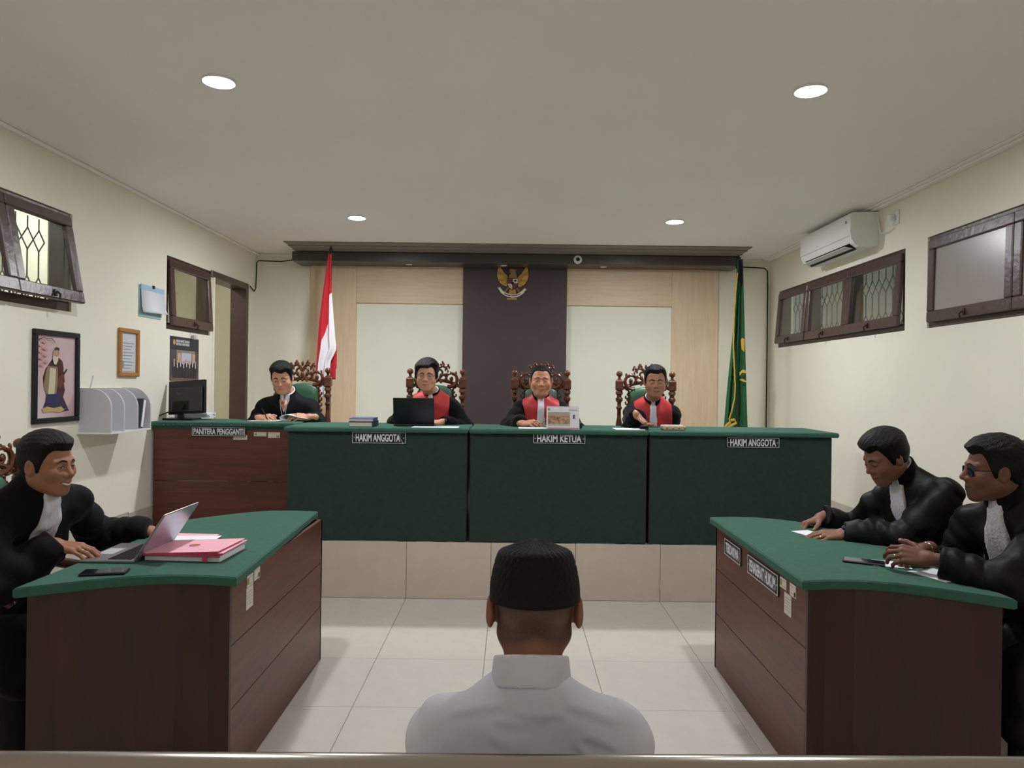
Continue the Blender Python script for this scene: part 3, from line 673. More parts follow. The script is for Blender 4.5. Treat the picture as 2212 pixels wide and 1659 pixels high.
eprism([(793, 678), (992, 678), (992, 780), (962, 848), (890, 893), (820, 848), (793, 780)], .016, .028, 'shield', mat('emblem_dark', '#2d2322', .5))
red = mat('emblem_red', '#6b2a2e', .5); wht = mat('emblem_white', '#ded8c8', .5)
eprism([(803, 688), (885, 688), (885, 770), (803, 770)], .028, .031, 'shield_field', red)
eprism([(895, 688), (983, 688), (983, 770), (895, 770)], .028, .031, 'shield_field', wht)
eprism([(803, 782), (885, 782), (885, 880), (830, 843), (808, 800)], .028, .031, 'shield_field', wht)
eprism([(895, 782), (983, 782), (972, 820), (950, 848), (895, 880)], .028, .031, 'shield_field', red)
eprism([(868, 748), (912, 748), (912, 785), (890, 805), (868, 785)], .031, .034, 'shield_centre', M_blackm)
eprism([(915, 735), (925, 712), (940, 703), (958, 712), (966, 735), (945, 740), (945, 757), (934, 757), (934, 740)], .031, .033, 'tree_mark', mat('emblem_green', '#2d3a2c', .6))
eprism([(822, 800), (850, 830), (868, 862), (876, 850), (858, 815), (835, 795)], .031, .033, 'rice_mark', M_gold)
rb = [(620, 850), (665, 905), (720, 955), (800, 995), (890, 1008), (980, 1000), (1045, 965), (1105, 915), (1150, 868)]
rt = [(655, 835), (690, 880), (745, 925), (815, 960), (890, 972), (965, 965), (1025, 932), (1075, 890), (1115, 848)]
rb2 = [(x, y + 18) for x, y in rb]
eprism(rt[1:8] + rb2[1:8][::-1], .012, .018, 'ribbon', wht)
eprism([(620, 848), (650, 852), (658, 835), (700, 885), (675, 925)], .010, .015, 'ribbon_end', wht); eprism([(1152, 868), (1122, 872), (1118, 848), (1072, 890), (1098, 930)], .010, .015, 'ribbon_end', wht)
me = text_mesh('BHINNEKA TUNGGAL IKA', 285 * ES, 24 * ES, Matrix.Identity(4), depth=.002, bold=.03)
for v in me.vertices:
    u = v.co.x / (142 * ES); v.co.y += (u * u) * 34 * ES
me.transform(EM @ Matrix.Translation((-3 * ES, (752 - 993) * ES, .018))); me.transform(Matrix.Translation(-OFF[em])); me.materials.clear(); me.materials.append(M_blackm); link('ribbon_lettering', me, em)
for k in range(6): eprism([(790 + k * 31, 1032), (817 + k * 31, 1032), (815 + k * 31, 1065), (792 + k * 31, 1065)], .004, .010, 'gold_tab', M_goldb)

# ------------------------------------------------------------------ flags
def flag_cloth(mb, top, bot, w_fun, c_fun, folds, ph, t0, t1, u0f, u1f, nt=46, nu=44, mi=0, depth=.05, yoff=0):
    """draped strip: t runs down, u across; width and centre vary with t"""
    vs = []
    for i in range(nt + 1):
        t = t0 + (t1 - t0) * i / nt; w = w_fun(t); c = c_fun(t); z = top.z + (bot - top.z) * t
        for j in range(nu + 1):
            u = u0f(t) + (u1f(t) - u0f(t)) * j / nu
            a = folds * 2 * PI * u + ph + 1.2 * math.sin(2.2 * t)
            x = c + w * (u - .5) + .07 * w * math.sin(a * .5) * (t ** .7)
            y = top.y + yoff + depth * (.25 + .75 * t) * math.cos(a) + .4 * depth * math.cos(2.3 * a + 1) * t
            vs.append((x, y, z + (.0 if t < .97 else 0)))
    fs = [[i * (nu + 1) + j, i * (nu + 1) + j + 1, (i + 1) * (nu + 1) + j + 1, (i + 1) * (nu + 1) + j] for i in range(nt) for j in range(nu)]
    mb.add(vs, fs, mi)
def solidify(o, th=.002):
    m = o.modifiers.new('thickness', 'SOLIDIFY'); m.thickness = th; return o
M_red = mat('flag_red', '#c32b36', .75, .15, sheen=.1); M_white = mat('flag_white', '#e6e2e6', .75, .15, sheen=.1)
M_green = mat('flag_green', '#235a33', .6, .25, sheen=.1); M_fringe = mat('flag_gold_fringe', '#c9a545', .6, .3, bump=.4, bscale=120)
FD = 6.95
ft = W(709, 548, FD); fb = W(700, 858, FD)
fl1 = thing('national_flag', (ft.x, FD, PLAT), 'red and white flag drooping on its pole beside the clerk', 'flag')
MB().tube([(ft.x + .025, FD + .02, PLAT + .06), (ft.x + .02, FD + .02, ft.z + .01)], .013, 10).build('pole', M_chair, fl1, smooth=True)
MB().lathe([(.013, 0), (.022, .01), (.016, .02), (.020, .035), (.012, .06), (.003, .08)], (ft.x + .02, FD + .02, ft.z), 12).build('finial', M_black, fl1, smooth=True)
MB().lathe([(.15, 0), (.15, .02), (.09, .04), (.03, .06), (.018, .09)], (ft.x + .025, FD + .02, PLAT), 20).build('stand', M_chair, fl1, smooth=True)
def pl_(tt, ps): return float(np.interp(tt, [p[0] for p in ps], [p[1] for p in ps]))
K = FD / FPX
Lx = [(0, 706), (.29, 694), (.474, 687), (.6, 684), (.79, 681), (.86, 681), (.93, 683), (1, 694)]; Rx = [(0, 711), (.29, 715), (.6, 724), (.66, 727), (.70, 722), (.75, 714), (.9, 712), (1, 708)]
Bx = [(0, 711), (.27, 715), (.285, 711), (.474, 709), (.545, 700), (.60, 693), (.79, 686), (.88, 682), (1, 682)]
X_ = lambda px: (px - 1106) * K + (ROLL * -0) 
topv = Vector((ft.x, FD, ft.z))
shear = lambda t: 0.0
wf = lambda t: (pl_(t, Rx) - pl_(t, Lx)) * K; cf = lambda t: X_((pl_(t, Rx) + pl_(t, Lx)) / 2) - math.sin(ROLL) * (CAMZ - 1.53) 
ub = lambda t: min(1, max(0, (pl_(t, Bx) - pl_(t, Lx)) / max(1e-4, pl_(t, Rx) - pl_(t, Lx))))
mb = MB(); flag_cloth(mb, topv, fb.z, wf, cf, 1.6, .4, 0, 1, lambda t: 0, ub, mi=0, depth=.03); solidify(mb.build('red_stripe', M_red, fl1, smooth=True))
mb = MB(); flag_cloth(mb, topv, fb.z, wf, cf, 1.6, .4, .27, 1, ub, lambda t: 1, mi=0, depth=.03); solidify(mb.build('white_stripe', M_white, fl1, smooth=True))
mb = MB(); flag_cloth(mb, topv, fb.z, lambda t: 15 * K, lambda t: X_(716 - 2 * (t > .8)), .5, 0, .64, .875, lambda t: 0, lambda t: 1, mi=0, depth=.01, yoff=.05, nt=14, nu=10); solidify(mb.build('red_fold', M_red, fl1, smooth=True))
# court flag
GD = 7.0
ft = W(1597, 560, GD)
fl2 = thing('court_flag', (ft.x, GD, PLAT), 'dark green flag with gold fringe drooping on its pole in the corner', 'flag')
MB().tube([(ft.x + .01, GD + .03, PLAT + .06), (ft.x, GD + .03, ft.z + .02)], .013, 10).build('pole', M_chair, fl2, smooth=True)
MB().lathe([(.15, 0), (.15, .02), (.09, .04), (.03, .06), (.018, .09)], (ft.x + .01, GD + .03, PLAT), 20).build('stand', M_chair, fl2, smooth=True)
MB().lathe([(.020, -.09), (.024, -.03), (.022, 0), (.012, .03), (.004, .045)], (ft.x, GD + .03, ft.z), 12).build('finial', M_black, fl2, smooth=True)
K = GD / FPX; fbz = W(1590, 980, GD).z
Lx = [(0, 1590), (.12, 1587), (.4, 1580), (.7, 1567), (.9, 1560), (1, 1556)]; Rx = [(0, 1601), (.12, 1603), (.35, 1607), (.6, 1612), (.9, 1617), (1, 1618)]
X_ = lambda px: (px - 1106) * K
wf = lambda t: (pl_(t, Rx) - pl_(t, Lx)) * K; cf = lambda t: X_((pl_(t, Rx) + pl_(t, Lx)) / 2)
topg = Vector((ft.x, GD, ft.z))
mb = MB(); flag_cloth(mb, topg, fbz, wf, cf, 2.6, 1.0, 0, 1, lambda t: 0, lambda t: 1, depth=.035, nt=60, nu=70); solidify(mb.build('cloth', M_green, fl2, smooth=True))
fr = [(1593, 590), (1588, 640), (1585, 690), (1584.5, 740), (1586, 790), (1588, 830), (1587, 860), (1580, 890), (1575, 905), (1578, 918)]
mb = MB(); pts = [W(a, b, GD - .075) for a, b in fr]
q = []
for a, b in zip(pts[:-1], pts[1:]): q += [a.lerp(b, k / 8) + Vector((random.uniform(-.002, .002), random.uniform(-.003, .003), 0)) for k in range(8)]
mb.tube(q, .0065, 6, sq=1.6); mb.build('gold_fringe', M_fringe, fl2, smooth=True)
mb = MB(); pts = [W(a, b, GD - .08) for a, b in ((1578, 912), (1570, 918), (1563, 926), (1572, 924), (1582, 918), (1590, 914), (1588, 906), (1578, 908))]
mb.tube(pts, .013, 6, sq=.35); mb.build('gold_fringe_tail', M_fringe, fl2, smooth=True)
for pts_ in (((1600, 735), (1603, 730), (1608, 732), (1608, 760), (1602, 755)), ((1597, 805), (1604, 798), (1611, 800), (1611, 806), (1603, 805), (1598, 812)), ((1597, 820), (1604, 824), (1612, 826), (1612, 823), (1604, 818))):
    v = [W(a, b, GD - .062) for a, b in pts_]; solidify(MB().add(v, [list(range(len(v)))]).build('gold_print', M_fringe, fl2), .003)
mb = MB()
for k in (-1, 1): mb.tube([W(1598 + k * 2, 562, GD - .05), W(1601 + k * 2, 585, GD - .06), W(1600 + k * 3, 610, GD - .055), W(1598, 570, GD - .05)], .008, 6)
mb.build('tie_cord', M_blackm, fl2, smooth=True)

# ------------------------------------------------------------------ things on the left wall
MW = lambda y, z, off=0: frame_M((XL + off, y, z), (0, 1, 0), (0, 0, 1))      # x axis runs away from the camera, normal into the room
def wall_rect(pl, pt, pr, pb, X=XL):
    """y0,y1,z0,z1 of a wall thing from its pixel corners: left-top, right-bottom"""
    a, b, c = WX(pl, pt, X), WX(pr, pb, X), WX(pl, (pt + pb) / 2, X)
    return a.y, b.y
def picture_frame(name, y0, y1, z0, z1, bw, th, mframe, label, cat):
    t = thing(name, (XL, (y0 + y1) / 2, z0), label, cat)
    for (a, b, c, d) in ((y0, y1, z1 - bw, z1), (y0, y1, z0, z0 + bw)): MB().box((XL + .001, a, c), (XL + th, b, d), .004).build('frame_bar', mframe, t)
    for (a, b) in ((y0, y0 + bw), (y1 - bw, y1)): MB().box((XL + .001, a, z0 + bw), (XL + th, b, z1 - bw), .004).build('frame_bar', mframe, t)
    return t
def prn(c, rough=.4): return mat('print_' + c.lstrip('#'), c, rough, .4)
def flat(t, y0, y1, z0, z1, shapes, off, step=.0006):
    """printed shapes (colour, [(u,v)...]) on the rectangle, u away from the camera, v up"""
    groups = {}
    for k, (c, ps) in enumerate(shapes):
        mb = groups.setdefault(c, MB()); M = MW(0, 0, off + step * k)
        pl = [(y0 + (y1 - y0) * u, z0 + (z1 - z0) * v) for u, v in ps]
        a = sum(pl[i][0] * pl[(i + 1) % len(pl)][1] - pl[(i + 1) % len(pl)][0] * pl[i][1] for i in range(len(pl)))
        if a < 0: pl = pl[::-1]
        mb.prism(pl, -.0004, 0, 0, M)
    for c, mb in groups.items(): mb.build('print', prn(c), t)
# picture of a robed figure
a = WX(68, 709, XL); b = WX(167, 719, XL); y0, y1 = a.y, b.y; z1 = a.z; z0 = WX(68, 917, XL).z
t = picture_frame('framed_picture', y0, y1, z0, z1, .032, .022, M_black, 'black-framed picture of a bearded robed figure on a pink ground', 'picture')
bgm = mat('print_pink_ground', '#d8cfd2', .35, .4, var=1, vscale=1.6, var2='#c09498')
MB().box((XL + .002, y0 + .03, z0 + .03), (XL + .006, y1 - .03, z1 - .03)).build('picture_ground', bgm, t)
U = lambda x: (x - 310) / 320; V = lambda y: 1 - (y - 165) / 775
P_ = lambda *ps: [(U(x), V(y)) for x, y in ps]
shapes = [('#4a2c2c', P_((430, 400), (450, 365), (490, 370), (520, 400), (532, 470), (525, 560), (545, 680), (530, 750), (580, 880), (500, 895), (470, 800), (400, 760), (372, 650), (365, 560), (385, 480))),
          ('#2f3350', P_((392, 720), (500, 700), (540, 840), (582, 882), (520, 880), (470, 850), (360, 865), (385, 790))),
          ('#8a7a5a', P_((400, 450), (480, 460), (485, 600), (470, 715), (390, 715), (370, 640), (385, 520))),
          ('#c9bda4', P_((418, 470), (465, 475), (462, 600), (455, 715), (405, 715), (412, 600))),
          ('#6b3a30', P_((485, 560), (530, 500), (540, 600), (500, 660), (480, 640))),
          ('#b9a06a', P_((355, 850), (400, 830), (450, 850), (510, 835), (540, 870), (500, 895), (430, 880), (370, 890))),
          ('#2a2526', P_((525, 520), (553, 472), (560, 478), (532, 535))),
          ('#b08c78', P_((440, 310), (460, 298), (485, 305), (490, 340), (478, 372), (445, 372), (438, 345))),
          ('#cfc6ba', P_((438, 350), (465, 365), (482, 352), (478, 400), (462, 440), (445, 430), (436, 390))),
          ('#3b3a40', P_((452, 300), (455, 276), (468, 270), (486, 278), (488, 304), (470, 298)))]
for k in range(9):
    x = 318 + (k * 37) % 70; y = 190 + k * 30
    shapes.append(('#c79097', P_((x, y), (x + 22, y + 8), (x + 30, y + 26), (x + 8, y + 24), (x - 6, y + 14))))
shapes.append(('#5f4a48', P_((318, 205), (350, 188), (380, 196), (420, 190), (450, 230), (446, 232), (415, 197), (380, 202), (350, 196), (320, 214))))
flat(t, y0 + .03, y1 - .03, z0 + .03, z1 - .03, shapes, .0068)
# gilt certificate
a = WX(254, 707, XL); b = WX(297, 714, XL); y0, y1, z1, z0 = a.y, b.y, a.z, WX(254, 813, XL).z
t = picture_frame('framed_certificate', y0, y1, z0, z1, .030, .022, mat('gilt_wood', '#a9763a', .35, .5, bump=.1), 'narrow gilt-framed certificate hanging left of the blue pad', 'certificate')
MB().box((XL + .002, y0 + .028, z0 + .028), (XL + .006, y1 - .028, z1 - .028)).build('sheet', mat('certificate_sheet', '#c9ced4', .25, .5), t)
mb = MB()
for k in range(10): mb.box((XL + .006, y0 + .06, z1 - .10 - .022 * k), (XL + .0065, y1 - .06 - .02 * (k % 3), z1 - .106 - .022 * k))
mb.box((XL + .006, y0 + .045, z0 + .06), (XL + .0066, y0 + .075, z0 + .11)); mb.build('print', prn('#8d9296'), t)
# blue wall pad
a = WX(301, 614, XL); b = WX(351, 625, XL); y0, y1, z1, z0 = a.y, b.y, a.z, WX(301, 674, XL).z
t = thing('wall_pad', (XL, (y0 + y1) / 2, z0), 'light blue hanging pad with blank curled sheets on the wall', 'pad')
MB().box((XL + .001, y0 - .012, z0 - .03), (XL + .005, y1 - .03, z1), .001).build('backing', mat('pad_blue_back', '#8fb3b8', .6), t)
vs = []; N = 10
for i in range(N + 1):
    f = i / N; z = z1 + (z0 - z1) * f; x = XL + .010 + .012 * f + .05 * max(0, f - .8)
    vs += [(x, y0 + .002, z), (x + .012 * f * f, y1, z + .012 * f)]
fs = [[2 * i, 2 * i + 1, 2 * i + 3, 2 * i + 2] for i in range(N)]; solidify(MB().add(vs, fs).build('sheet', mat('pad_sheet', '#d9dde4', .7), t, smooth=True), .003)
MB().box((XL + .006, y0, z1 - .035), (XL + .016, y1, z1 + .004), .001).build('header_strip', mat('pad_blue', '#a3c0d6', .5), t)
MB().box((XL + .010, (y0 + y1) / 2 - .012, z1 - .012), (XL + .024, (y0 + y1) / 2 + .012, z1 + .012), .002).build('clip', M_black, t)
# court calendar poster
a = WX(367, 725, XL); b = WX(428, 734, XL); y0, y1, z1, z0 = a.y, b.y, a.z, WX(367, 822, XL).z
t = thing('wall_calendar', (XL, (y0 + y1) / 2, z0), 'dark blue wall calendar with a group photograph below the casement', 'calendar')
MB().box((XL + .002, y0, z0), (XL + .006, y1, z1), .0005).build('sheet', M_navy, t)
w = y1 - y0; hh = z1 - z0
S = [('#4a4348', [(.0, 0), (1, 0), (1, .70), (0, .70)]), ('#8d7f6e', [(.2, .35), (.85, .35), (.85, .70), (.2, .70)]), ('#b8bcc8', [(.37, .38), (.72, .38), (.72, .64), (.37, .64)]),
     ('#c7a489', [(.24, .42), (.34, .42), (.34, .63), (.24, .63)]), ('#c7a489', [(.76, .42), (.86, .42), (.86, .63), (.76, .63)]), ('#6e5048', [(0, 0), (1, 0), (1, .10), (0, .10)])]
for k in range(8):
    u = .12 + k * .105; v = .44 - .03 * (k % 2)
    S += [('#22222a', [(u - .05, .06), (u + .05, .06), (u + .055, v - .03), (u - .055, v - .03)]), ('#c49a82', [(u - .022, v), (u, v - .02), (u + .022, v), (u + .02, v + .05), (u - .02, v + .05)]), ('#d8d4d0', [(u - .012, v - .12), (u + .012, v - .12), (u + .016, v - .02), (u - .016, v - .02)])]
flat(t, y0, y1, z0, z1, S, .0066, .0002)
mb = MB(); mb.lathe([(.022, 0), (.022, .001)], (0, 0, 0), 18, 0, MW(y0 + w * .12, z0 + hh * .87, .0062)); mb.build('gold_seal', mat('seal_gold', '#b99a3e', .5), t)
text_part('MAHKAMAH AGUNG', w * .46, .022, MW(y0 + w * .42, z0 + hh * .905, .006), M_signw, t, depth=.0006)
text_part('REPUBLIK INDONESIA', w * .46, .020, MW(y0 + w * .42, z0 + hh * .835, .006), M_signw, t, depth=.0006)
MB().box((XL + .004, y0 + w * .72, z1 - .006), (XL + .03, y0 + w * .82, z1 + .03), .003).build('clip', M_grey, t)
# white file rack on the wall with rounded dividers
ya, yb_ = 4.535, 5.04; zb = WX(165, 938, XL).z; zt = WX(165, 842, XL).z; dp = .215
zb, zt = 1.183, 1.472
t = thing('file_rack', (XL, (ya + yb_) / 2, zb), 'white wall-mounted file rack with four rounded dividers', 'rack')
MB().box((XL + .001, ya, zb), (XL + .012, yb_, zt)).build('back_board', M_pvc, t)
MB().box((XL + .012, ya, zb), (XL + dp, yb_, zb + .012), .001).build('base_board', M_pvc, t)
arc = [(XL + .012, zb + .012), (XL + dp, zb + .012), (XL + dp, zt - .13)] + [(XL + dp - .13 + .13 * math.cos(a), zt - .13 + .13 * math.sin(a)) for a in np.linspace(.15, PI / 2, 9)] + [(XL + .012, zt)]
for y in (ya, ya + .15, ya + .318, yb_ - .014):
    n = len(arc); vs = [(x, y, z) for x, z in arc] + [(x, y + .014, z) for x, z in arc]
    fs = [list(range(n)), [n + i for i in range(n)][::-1]] + [[i, n + i, n + (i + 1) % n, (i + 1) % n] for i in range(n)]
    o = MB().add(vs, fs).build('divider', mat('rack_board', '#c6c7cd', .5, .4), t)
t = thing('binder', (XL + .2, yb_ - .12, zb + .012), 'dark grey binder leaning in the white file rack', 'binder')
Rb = Matrix.Translation((XL + .13, yb_ - .10, zb + .013)) @ Matrix.Rotation(math.radians(-12), 4, 'X')
MB().box((-.10, -.02, .005), (.07, .018, .205), .004, 0, Rb).build('cover', mat('binder_grey', '#3c4146', .4), t)
MB().box((-.09, -.014, .012), (.072, .012, .198), 0, 0, Rb).build('pages', M_paper, t)
t = tag(MB().tube([WX(195, 838, XL + .06), WX(201, 812, XL + .05)], .003, 6).build('antenna', M_grey), 'thin grey antenna rod sticking up behind the white rack', 'antenna')

# ------------------------------------------------------------------ things on the clerk desk
CZ = 1.217
t = thing('monitor', (W(400, 905, 5.72).x, 5.70, CZ), 'black computer monitor seen from behind on the clerk desk', 'monitor')
mc = W(405, 858, 5.66); Mm = Matrix.Translation((mc.x, 5.66, mc.z)) @ Matrix.Rotation(math.radians(-4), 4, 'Y') @ Matrix.Rotation(math.radians(-14), 4, 'Z') @ Matrix.Rotation(math.radians(-6), 4, 'X')
MB().box((-.165, -.012, -.13), (.165, .012, .13), .004, 0, Mm).build('panel', M_black, t)
MB().box((-.15, -.03, -.12), (.15, -.012, .075), .006, 0, Mm).build('rear_cover', mat('monitor_rear', '#202124', .45), t)
MB().box((-.11, -.031, -.105), (.035, -.029, -.03), 0, 0, Mm).build('port_recess', M_blackm, t)
text_part('Team', .055, .020, Mm @ frame_M((-.05, -.0302, .03), (1, 0, 0), (0, 0, 1)), mat('logo_grey', '#56585c', .4), t, name='logo', depth=.001, bold=0)
b0 = W(393, 908, 5.74)
MB().box((b0.x - .02, 5.70, CZ + .012), (b0.x + .022, 5.73, CZ + .16), .004, 0).build('neck', M_black, t)
MB().box((b0.x - .11, 5.64, CZ + .0005), (b0.x + .13, 5.80, CZ + .013), .004).build('foot', M_black, t)
MB().tube([Mm @ Vector((0, -.035, -.06)), Mm @ Vector((-.02, -.05, -.11)), (b0.x - .06, 5.62, CZ + .06), (b0.x - .14, 5.58, CZ + .02), (b0.x - .17, 5.56, CZ + .006)], .005, 6).build('cord', M_blackm, t, smooth=True)
def paper_stack(x0, x1, y0, y1, z, n, name='paper_sheet', label='', group=None, th=.002, rot=5):
    for k in range(n):
        Mr = Matrix.Translation(((x0 + x1) / 2, (y0 + y1) / 2, z + k * (th + .0006))) @ Matrix.Rotation(math.radians(random.uniform(-rot, rot)), 4, 'Z')
        o = MB().box((-(x1 - x0) / 2, -(y1 - y0) / 2, 0), ((x1 - x0) / 2, (y1 - y0) / 2, th), 0, 0, Mr).build(name, M_paper)
        tag(o, label[k] if isinstance(label, (list, tuple)) else label, 'paper', group)
paper_stack(b0.x - .07, b0.x + .20, 5.76, 5.91, CZ + .014, 3, 'document_stack', ['lowest white document pile behind the monitor', 'middle white document pile behind the monitor', 'topmost white document pile behind the monitor'], 'papers behind the monitor', .012, 8)
# curled document held by the clerk
c0 = W(630, 906, 5.80); vs = []; N = 16
prof_ = [(-.10, .003), (-.05, .003), (.0, .003), (-.10, .010)] 
pts = [(.16, .022), (.10, .030), (.04, .046), (.0, .052), (-.035, .045), (-.055, .028), (-.045, .012), (-.02, .004), (.03, .003)]
for x, z in pts: vs += [(c0.x + x, 5.66, CZ + z + .002), (c0.x + x + .02, 5.90, CZ + z + .002)]
fs = [[2 * i, 2 * i + 1, 2 * i + 3, 2 * i + 2] for i in range(len(pts) - 1)]
o = solidify(MB().add(vs, fs).build('curled_document', M_paper, smooth=True), .003); tag(o, 'white document with curled pages held by the clerk', 'paper')
c1 = W(580, 908, 5.72)
o = MB().box((c1.x - .12, 5.58, CZ + .001), (c1.x + .09, 5.80, CZ + .004)).build('paper_sheet', M_paper); tag(o, 'white sheet the clerk is writing on', 'paper')

# ------------------------------------------------------------------ things on the judges' bench
z = BZ
t = thing('book_stack_lower', (0, 0, 0), '', '') if False else None
def book(cx, cy, z0, w, d, h, cm, label, rz=0):
    t = thing('book', (cx, cy, z0), label, 'book', 'books on the bench'); Mr = Matrix.Translation((cx, cy, z0)) @ Matrix.Rotation(rz, 4, 'Z')
    MB().box((-w / 2 + .004, -d / 2 + .003, .003), (w / 2 - .004, d / 2 - .003, h - .003), .001, 0, Mr).build('pages', mat('book_pages', '#d2c8bd', .8), t)
    m = MB().box((-w / 2, -d / 2, 0), (w / 2, d / 2, .003), 0, 0, Mr).box((-w / 2, -d / 2, h - .003), (w / 2, d / 2, h), 0, 0, Mr).box((w / 2 - .004, -d / 2, 0), (w / 2, d / 2, h), 0, 0, Mr)
    m.build('cover', cm, t); return t
p = W(786, 915, 5.30)
book(p.x, 5.30, BZ, .17, .24, .036, mat('book_cover_dark', '#3a4238', .5), 'thicker lower book with dark spine lying on the bench')
book(p.x - .004, 5.31, BZ + .036, .175, .23, .024, mat('book_cover_blue', '#35508c', .5), 'upper book with blue spine lying on another book', .05)
# judge's black laptop
def laptop(loc, rz, w, d, tilt, lid_m, base_m, label, keys=False, th=.012):
    t = thing('laptop', loc, label, 'laptop'); Mb = Matrix.Translation(loc) @ Matrix.Rotation(rz, 4, 'Z')
    MB().box((-w / 2, -d / 2, .001), (w / 2, d / 2, th), .003, 0, Mb).build('base', base_m, t)
    Ml = Mb @ Matrix.Translation((0, -d / 2, th)) @ Matrix.Rotation(tilt, 4, 'X')
    lid = MB().box((-w / 2, -.004, .0), (w / 2, .004, d), .003, 0, Ml).build('lid', lid_m, t)
    MB().box((-w / 2 + .008, .004, .012), (w / 2 - .008, .0046, d - .008), 0, 0, Ml).build('screen', mat('screen_dark', '#20242c', .15, .5), t)
    if keys:
        kb = MB()
        for r in range(5):
            for c in range(13):
                x0 = -w / 2 + .018 + c * (w - .036) / 13; y0 = -d / 2 + .02 + r * .019
                kb.box((x0, y0, th), (x0 + (w - .036) / 13 - .003, y0 + .016, th + .0018), 0, 0, Mb)
        o = kb.build('keyboard', M_blackm, t); o['kind'] = 'stuff'
        MB().box((-.05, d / 2 - .075, th), (.05, d / 2 - .012, th + .0006), 0, 0, Mb).build('trackpad', M_grey, t)
    return t
M_lapb = mat('laptop_black', '#15161c', .4, .4)
p = W(893, 921, 5.36); laptop((p.x, 5.47, BZ), 0.03, .30, .205, math.radians(16), M_lapb, M_lapb, 'black laptop with raised lid in front of the judge with glasses', keys=True)
p = W(940, 921, 5.24); o = MB().box((p.x - .16, 5.16, BZ + .001), (p.x + .17, 5.32, BZ + .004)).build('paper_sheet', M_paper); tag(o, 'white sheet at the bench edge beside the black laptop', 'paper')
# desk calendar
p = W(1216, 925, 5.17); t = thing('desk_calendar', (p.x, 5.22, BZ), 'white desk calendar with a group photo standing before the smiling judge', 'calendar')
Mk = frame_M((p.x, 5.155, BZ + .004), (1, -.06, 0), (.0, .28, 1)) 
wq, hq = .232, .165
MB().box((-wq / 2, 0, -.003), (wq / 2, hq, 0), 0, 0, Mk).build('front_sheet', mat('calendar_sheet', '#dfdfe6', .5), t)
Mk2 = frame_M((p.x, 5.155 + .10, BZ + .002), (1, -.06, 0), (.0, -.33, 1)); MB().box((-wq / 2, 0, 0), (wq / 2, hq, .003), 0, 0, Mk2).build('rear_sheet', M_paper, t)
MB().box((-wq / 2, .0, .0005), (wq / 2, .10, .002), 0, 0, Matrix.Translation((p.x, 5.155, BZ)) @ Matrix.Rotation(-.06, 4, 'Z')).build('base_sheet', mat('calendar_base', '#b56a70', .6), t)
m = MB()
for k in range(24):
    x = -wq / 2 + .008 + k * (wq - .016) / 23; m.lathe([(.0062, -.0008), (.0062, .0008)], (0, 0, 0), 10, 0, Mk @ Matrix.Translation((x, hq - .001, -.004)) @ Matrix.Rotation(PI / 2, 4, 'Y'))
o = m.build('wire_binding', M_grey, t); o['kind'] = 'stuff'
def krect(x0, y0, x1, y1, c, zz, name='print'): return MB().box((wq * (x0 - .5), hq * y0, zz), (wq * (x1 - .5), hq * y1, zz + .0004), 0, 0, Mk).build(name, c, t)
krect(.03, .13, .72, .75, M_grey, .0002, 'photo_border')
krect(.04, .22, .71, .74, mat('calendar_photo', '#6a4c3a', .5, var=1, vscale=45, var2='#caa27a'), .0007, 'photo')
krect(.04, .58, .71, .74, mat('calendar_photo_top', '#a89a88', .5), .0012, 'photo_ceiling')
krect(.80, .48, .87, .64, mat('calendar_mark', '#4d5560', .5), .0006, 'building_mark'); krect(.78, .46, .90, .475, mat('calendar_mark2', '#4d5560', .5), .0006, 'building_mark')
krect(.02, .02, .98, .055, mat('calendar_red', '#b5545c', .5), .0006, 'red_wave')
krect(.68, .83, .95, .86, mat('calendar_txt', '#8d9098', .5), .0006, 'printed_line')
MB().lathe([(.0095, 0), (.0095, .001)], (0, 0, 0), 16, 0, Mk @ Matrix.Translation((wq * (-.43), hq * .86, 0))).build('seal', mat('calendar_seal', '#8f9440', .5), t)
p = W(1254, 918, 5.30); o = MB().box((p.x - .10, 5.28, BZ + .001), (p.x + .012, 5.34, BZ + .045), .008).build('pencil_case', M_black); tag(o, 'small black case standing behind the desk calendar', 'case')
p = W(1150, 924, 5.24); o = MB().box((p.x - .10, 5.17, BZ + .001), (p.x + .12, 5.33, BZ + .004)).build('paper_sheet', M_paper); tag(o, 'white sheet under the hand of the smiling judge', 'paper')
# folded glasses on the bench
p = W(1168, 921, 5.27); t = thing('eyeglasses', (p.x, 5.27, BZ + .005), 'thin-rimmed glasses lying on the bench beside the desk calendar', 'glasses')
for s in (-1, 1):
    MB().tube([(p.x + s * .034 + .022 * math.cos(a), 5.27, BZ + .031 + .020 * math.sin(a)) for a in np.linspace(0, 2 * PI, 18)], .0018, 5, cap=False).build('rim', M_bard, t)
    MB().tube([(p.x + s * .056, 5.27, BZ + .036), (p.x + s * .056, 5.33, BZ + .025), (p.x + s * .054, 5.39, BZ + .008)], .0016, 5).build('temple', M_bard, t)
MB().tube([(p.x - .012, 5.27, BZ + .034), (p.x + .012, 5.27, BZ + .034)], .0016, 5).build('bridge', M_bard, t)
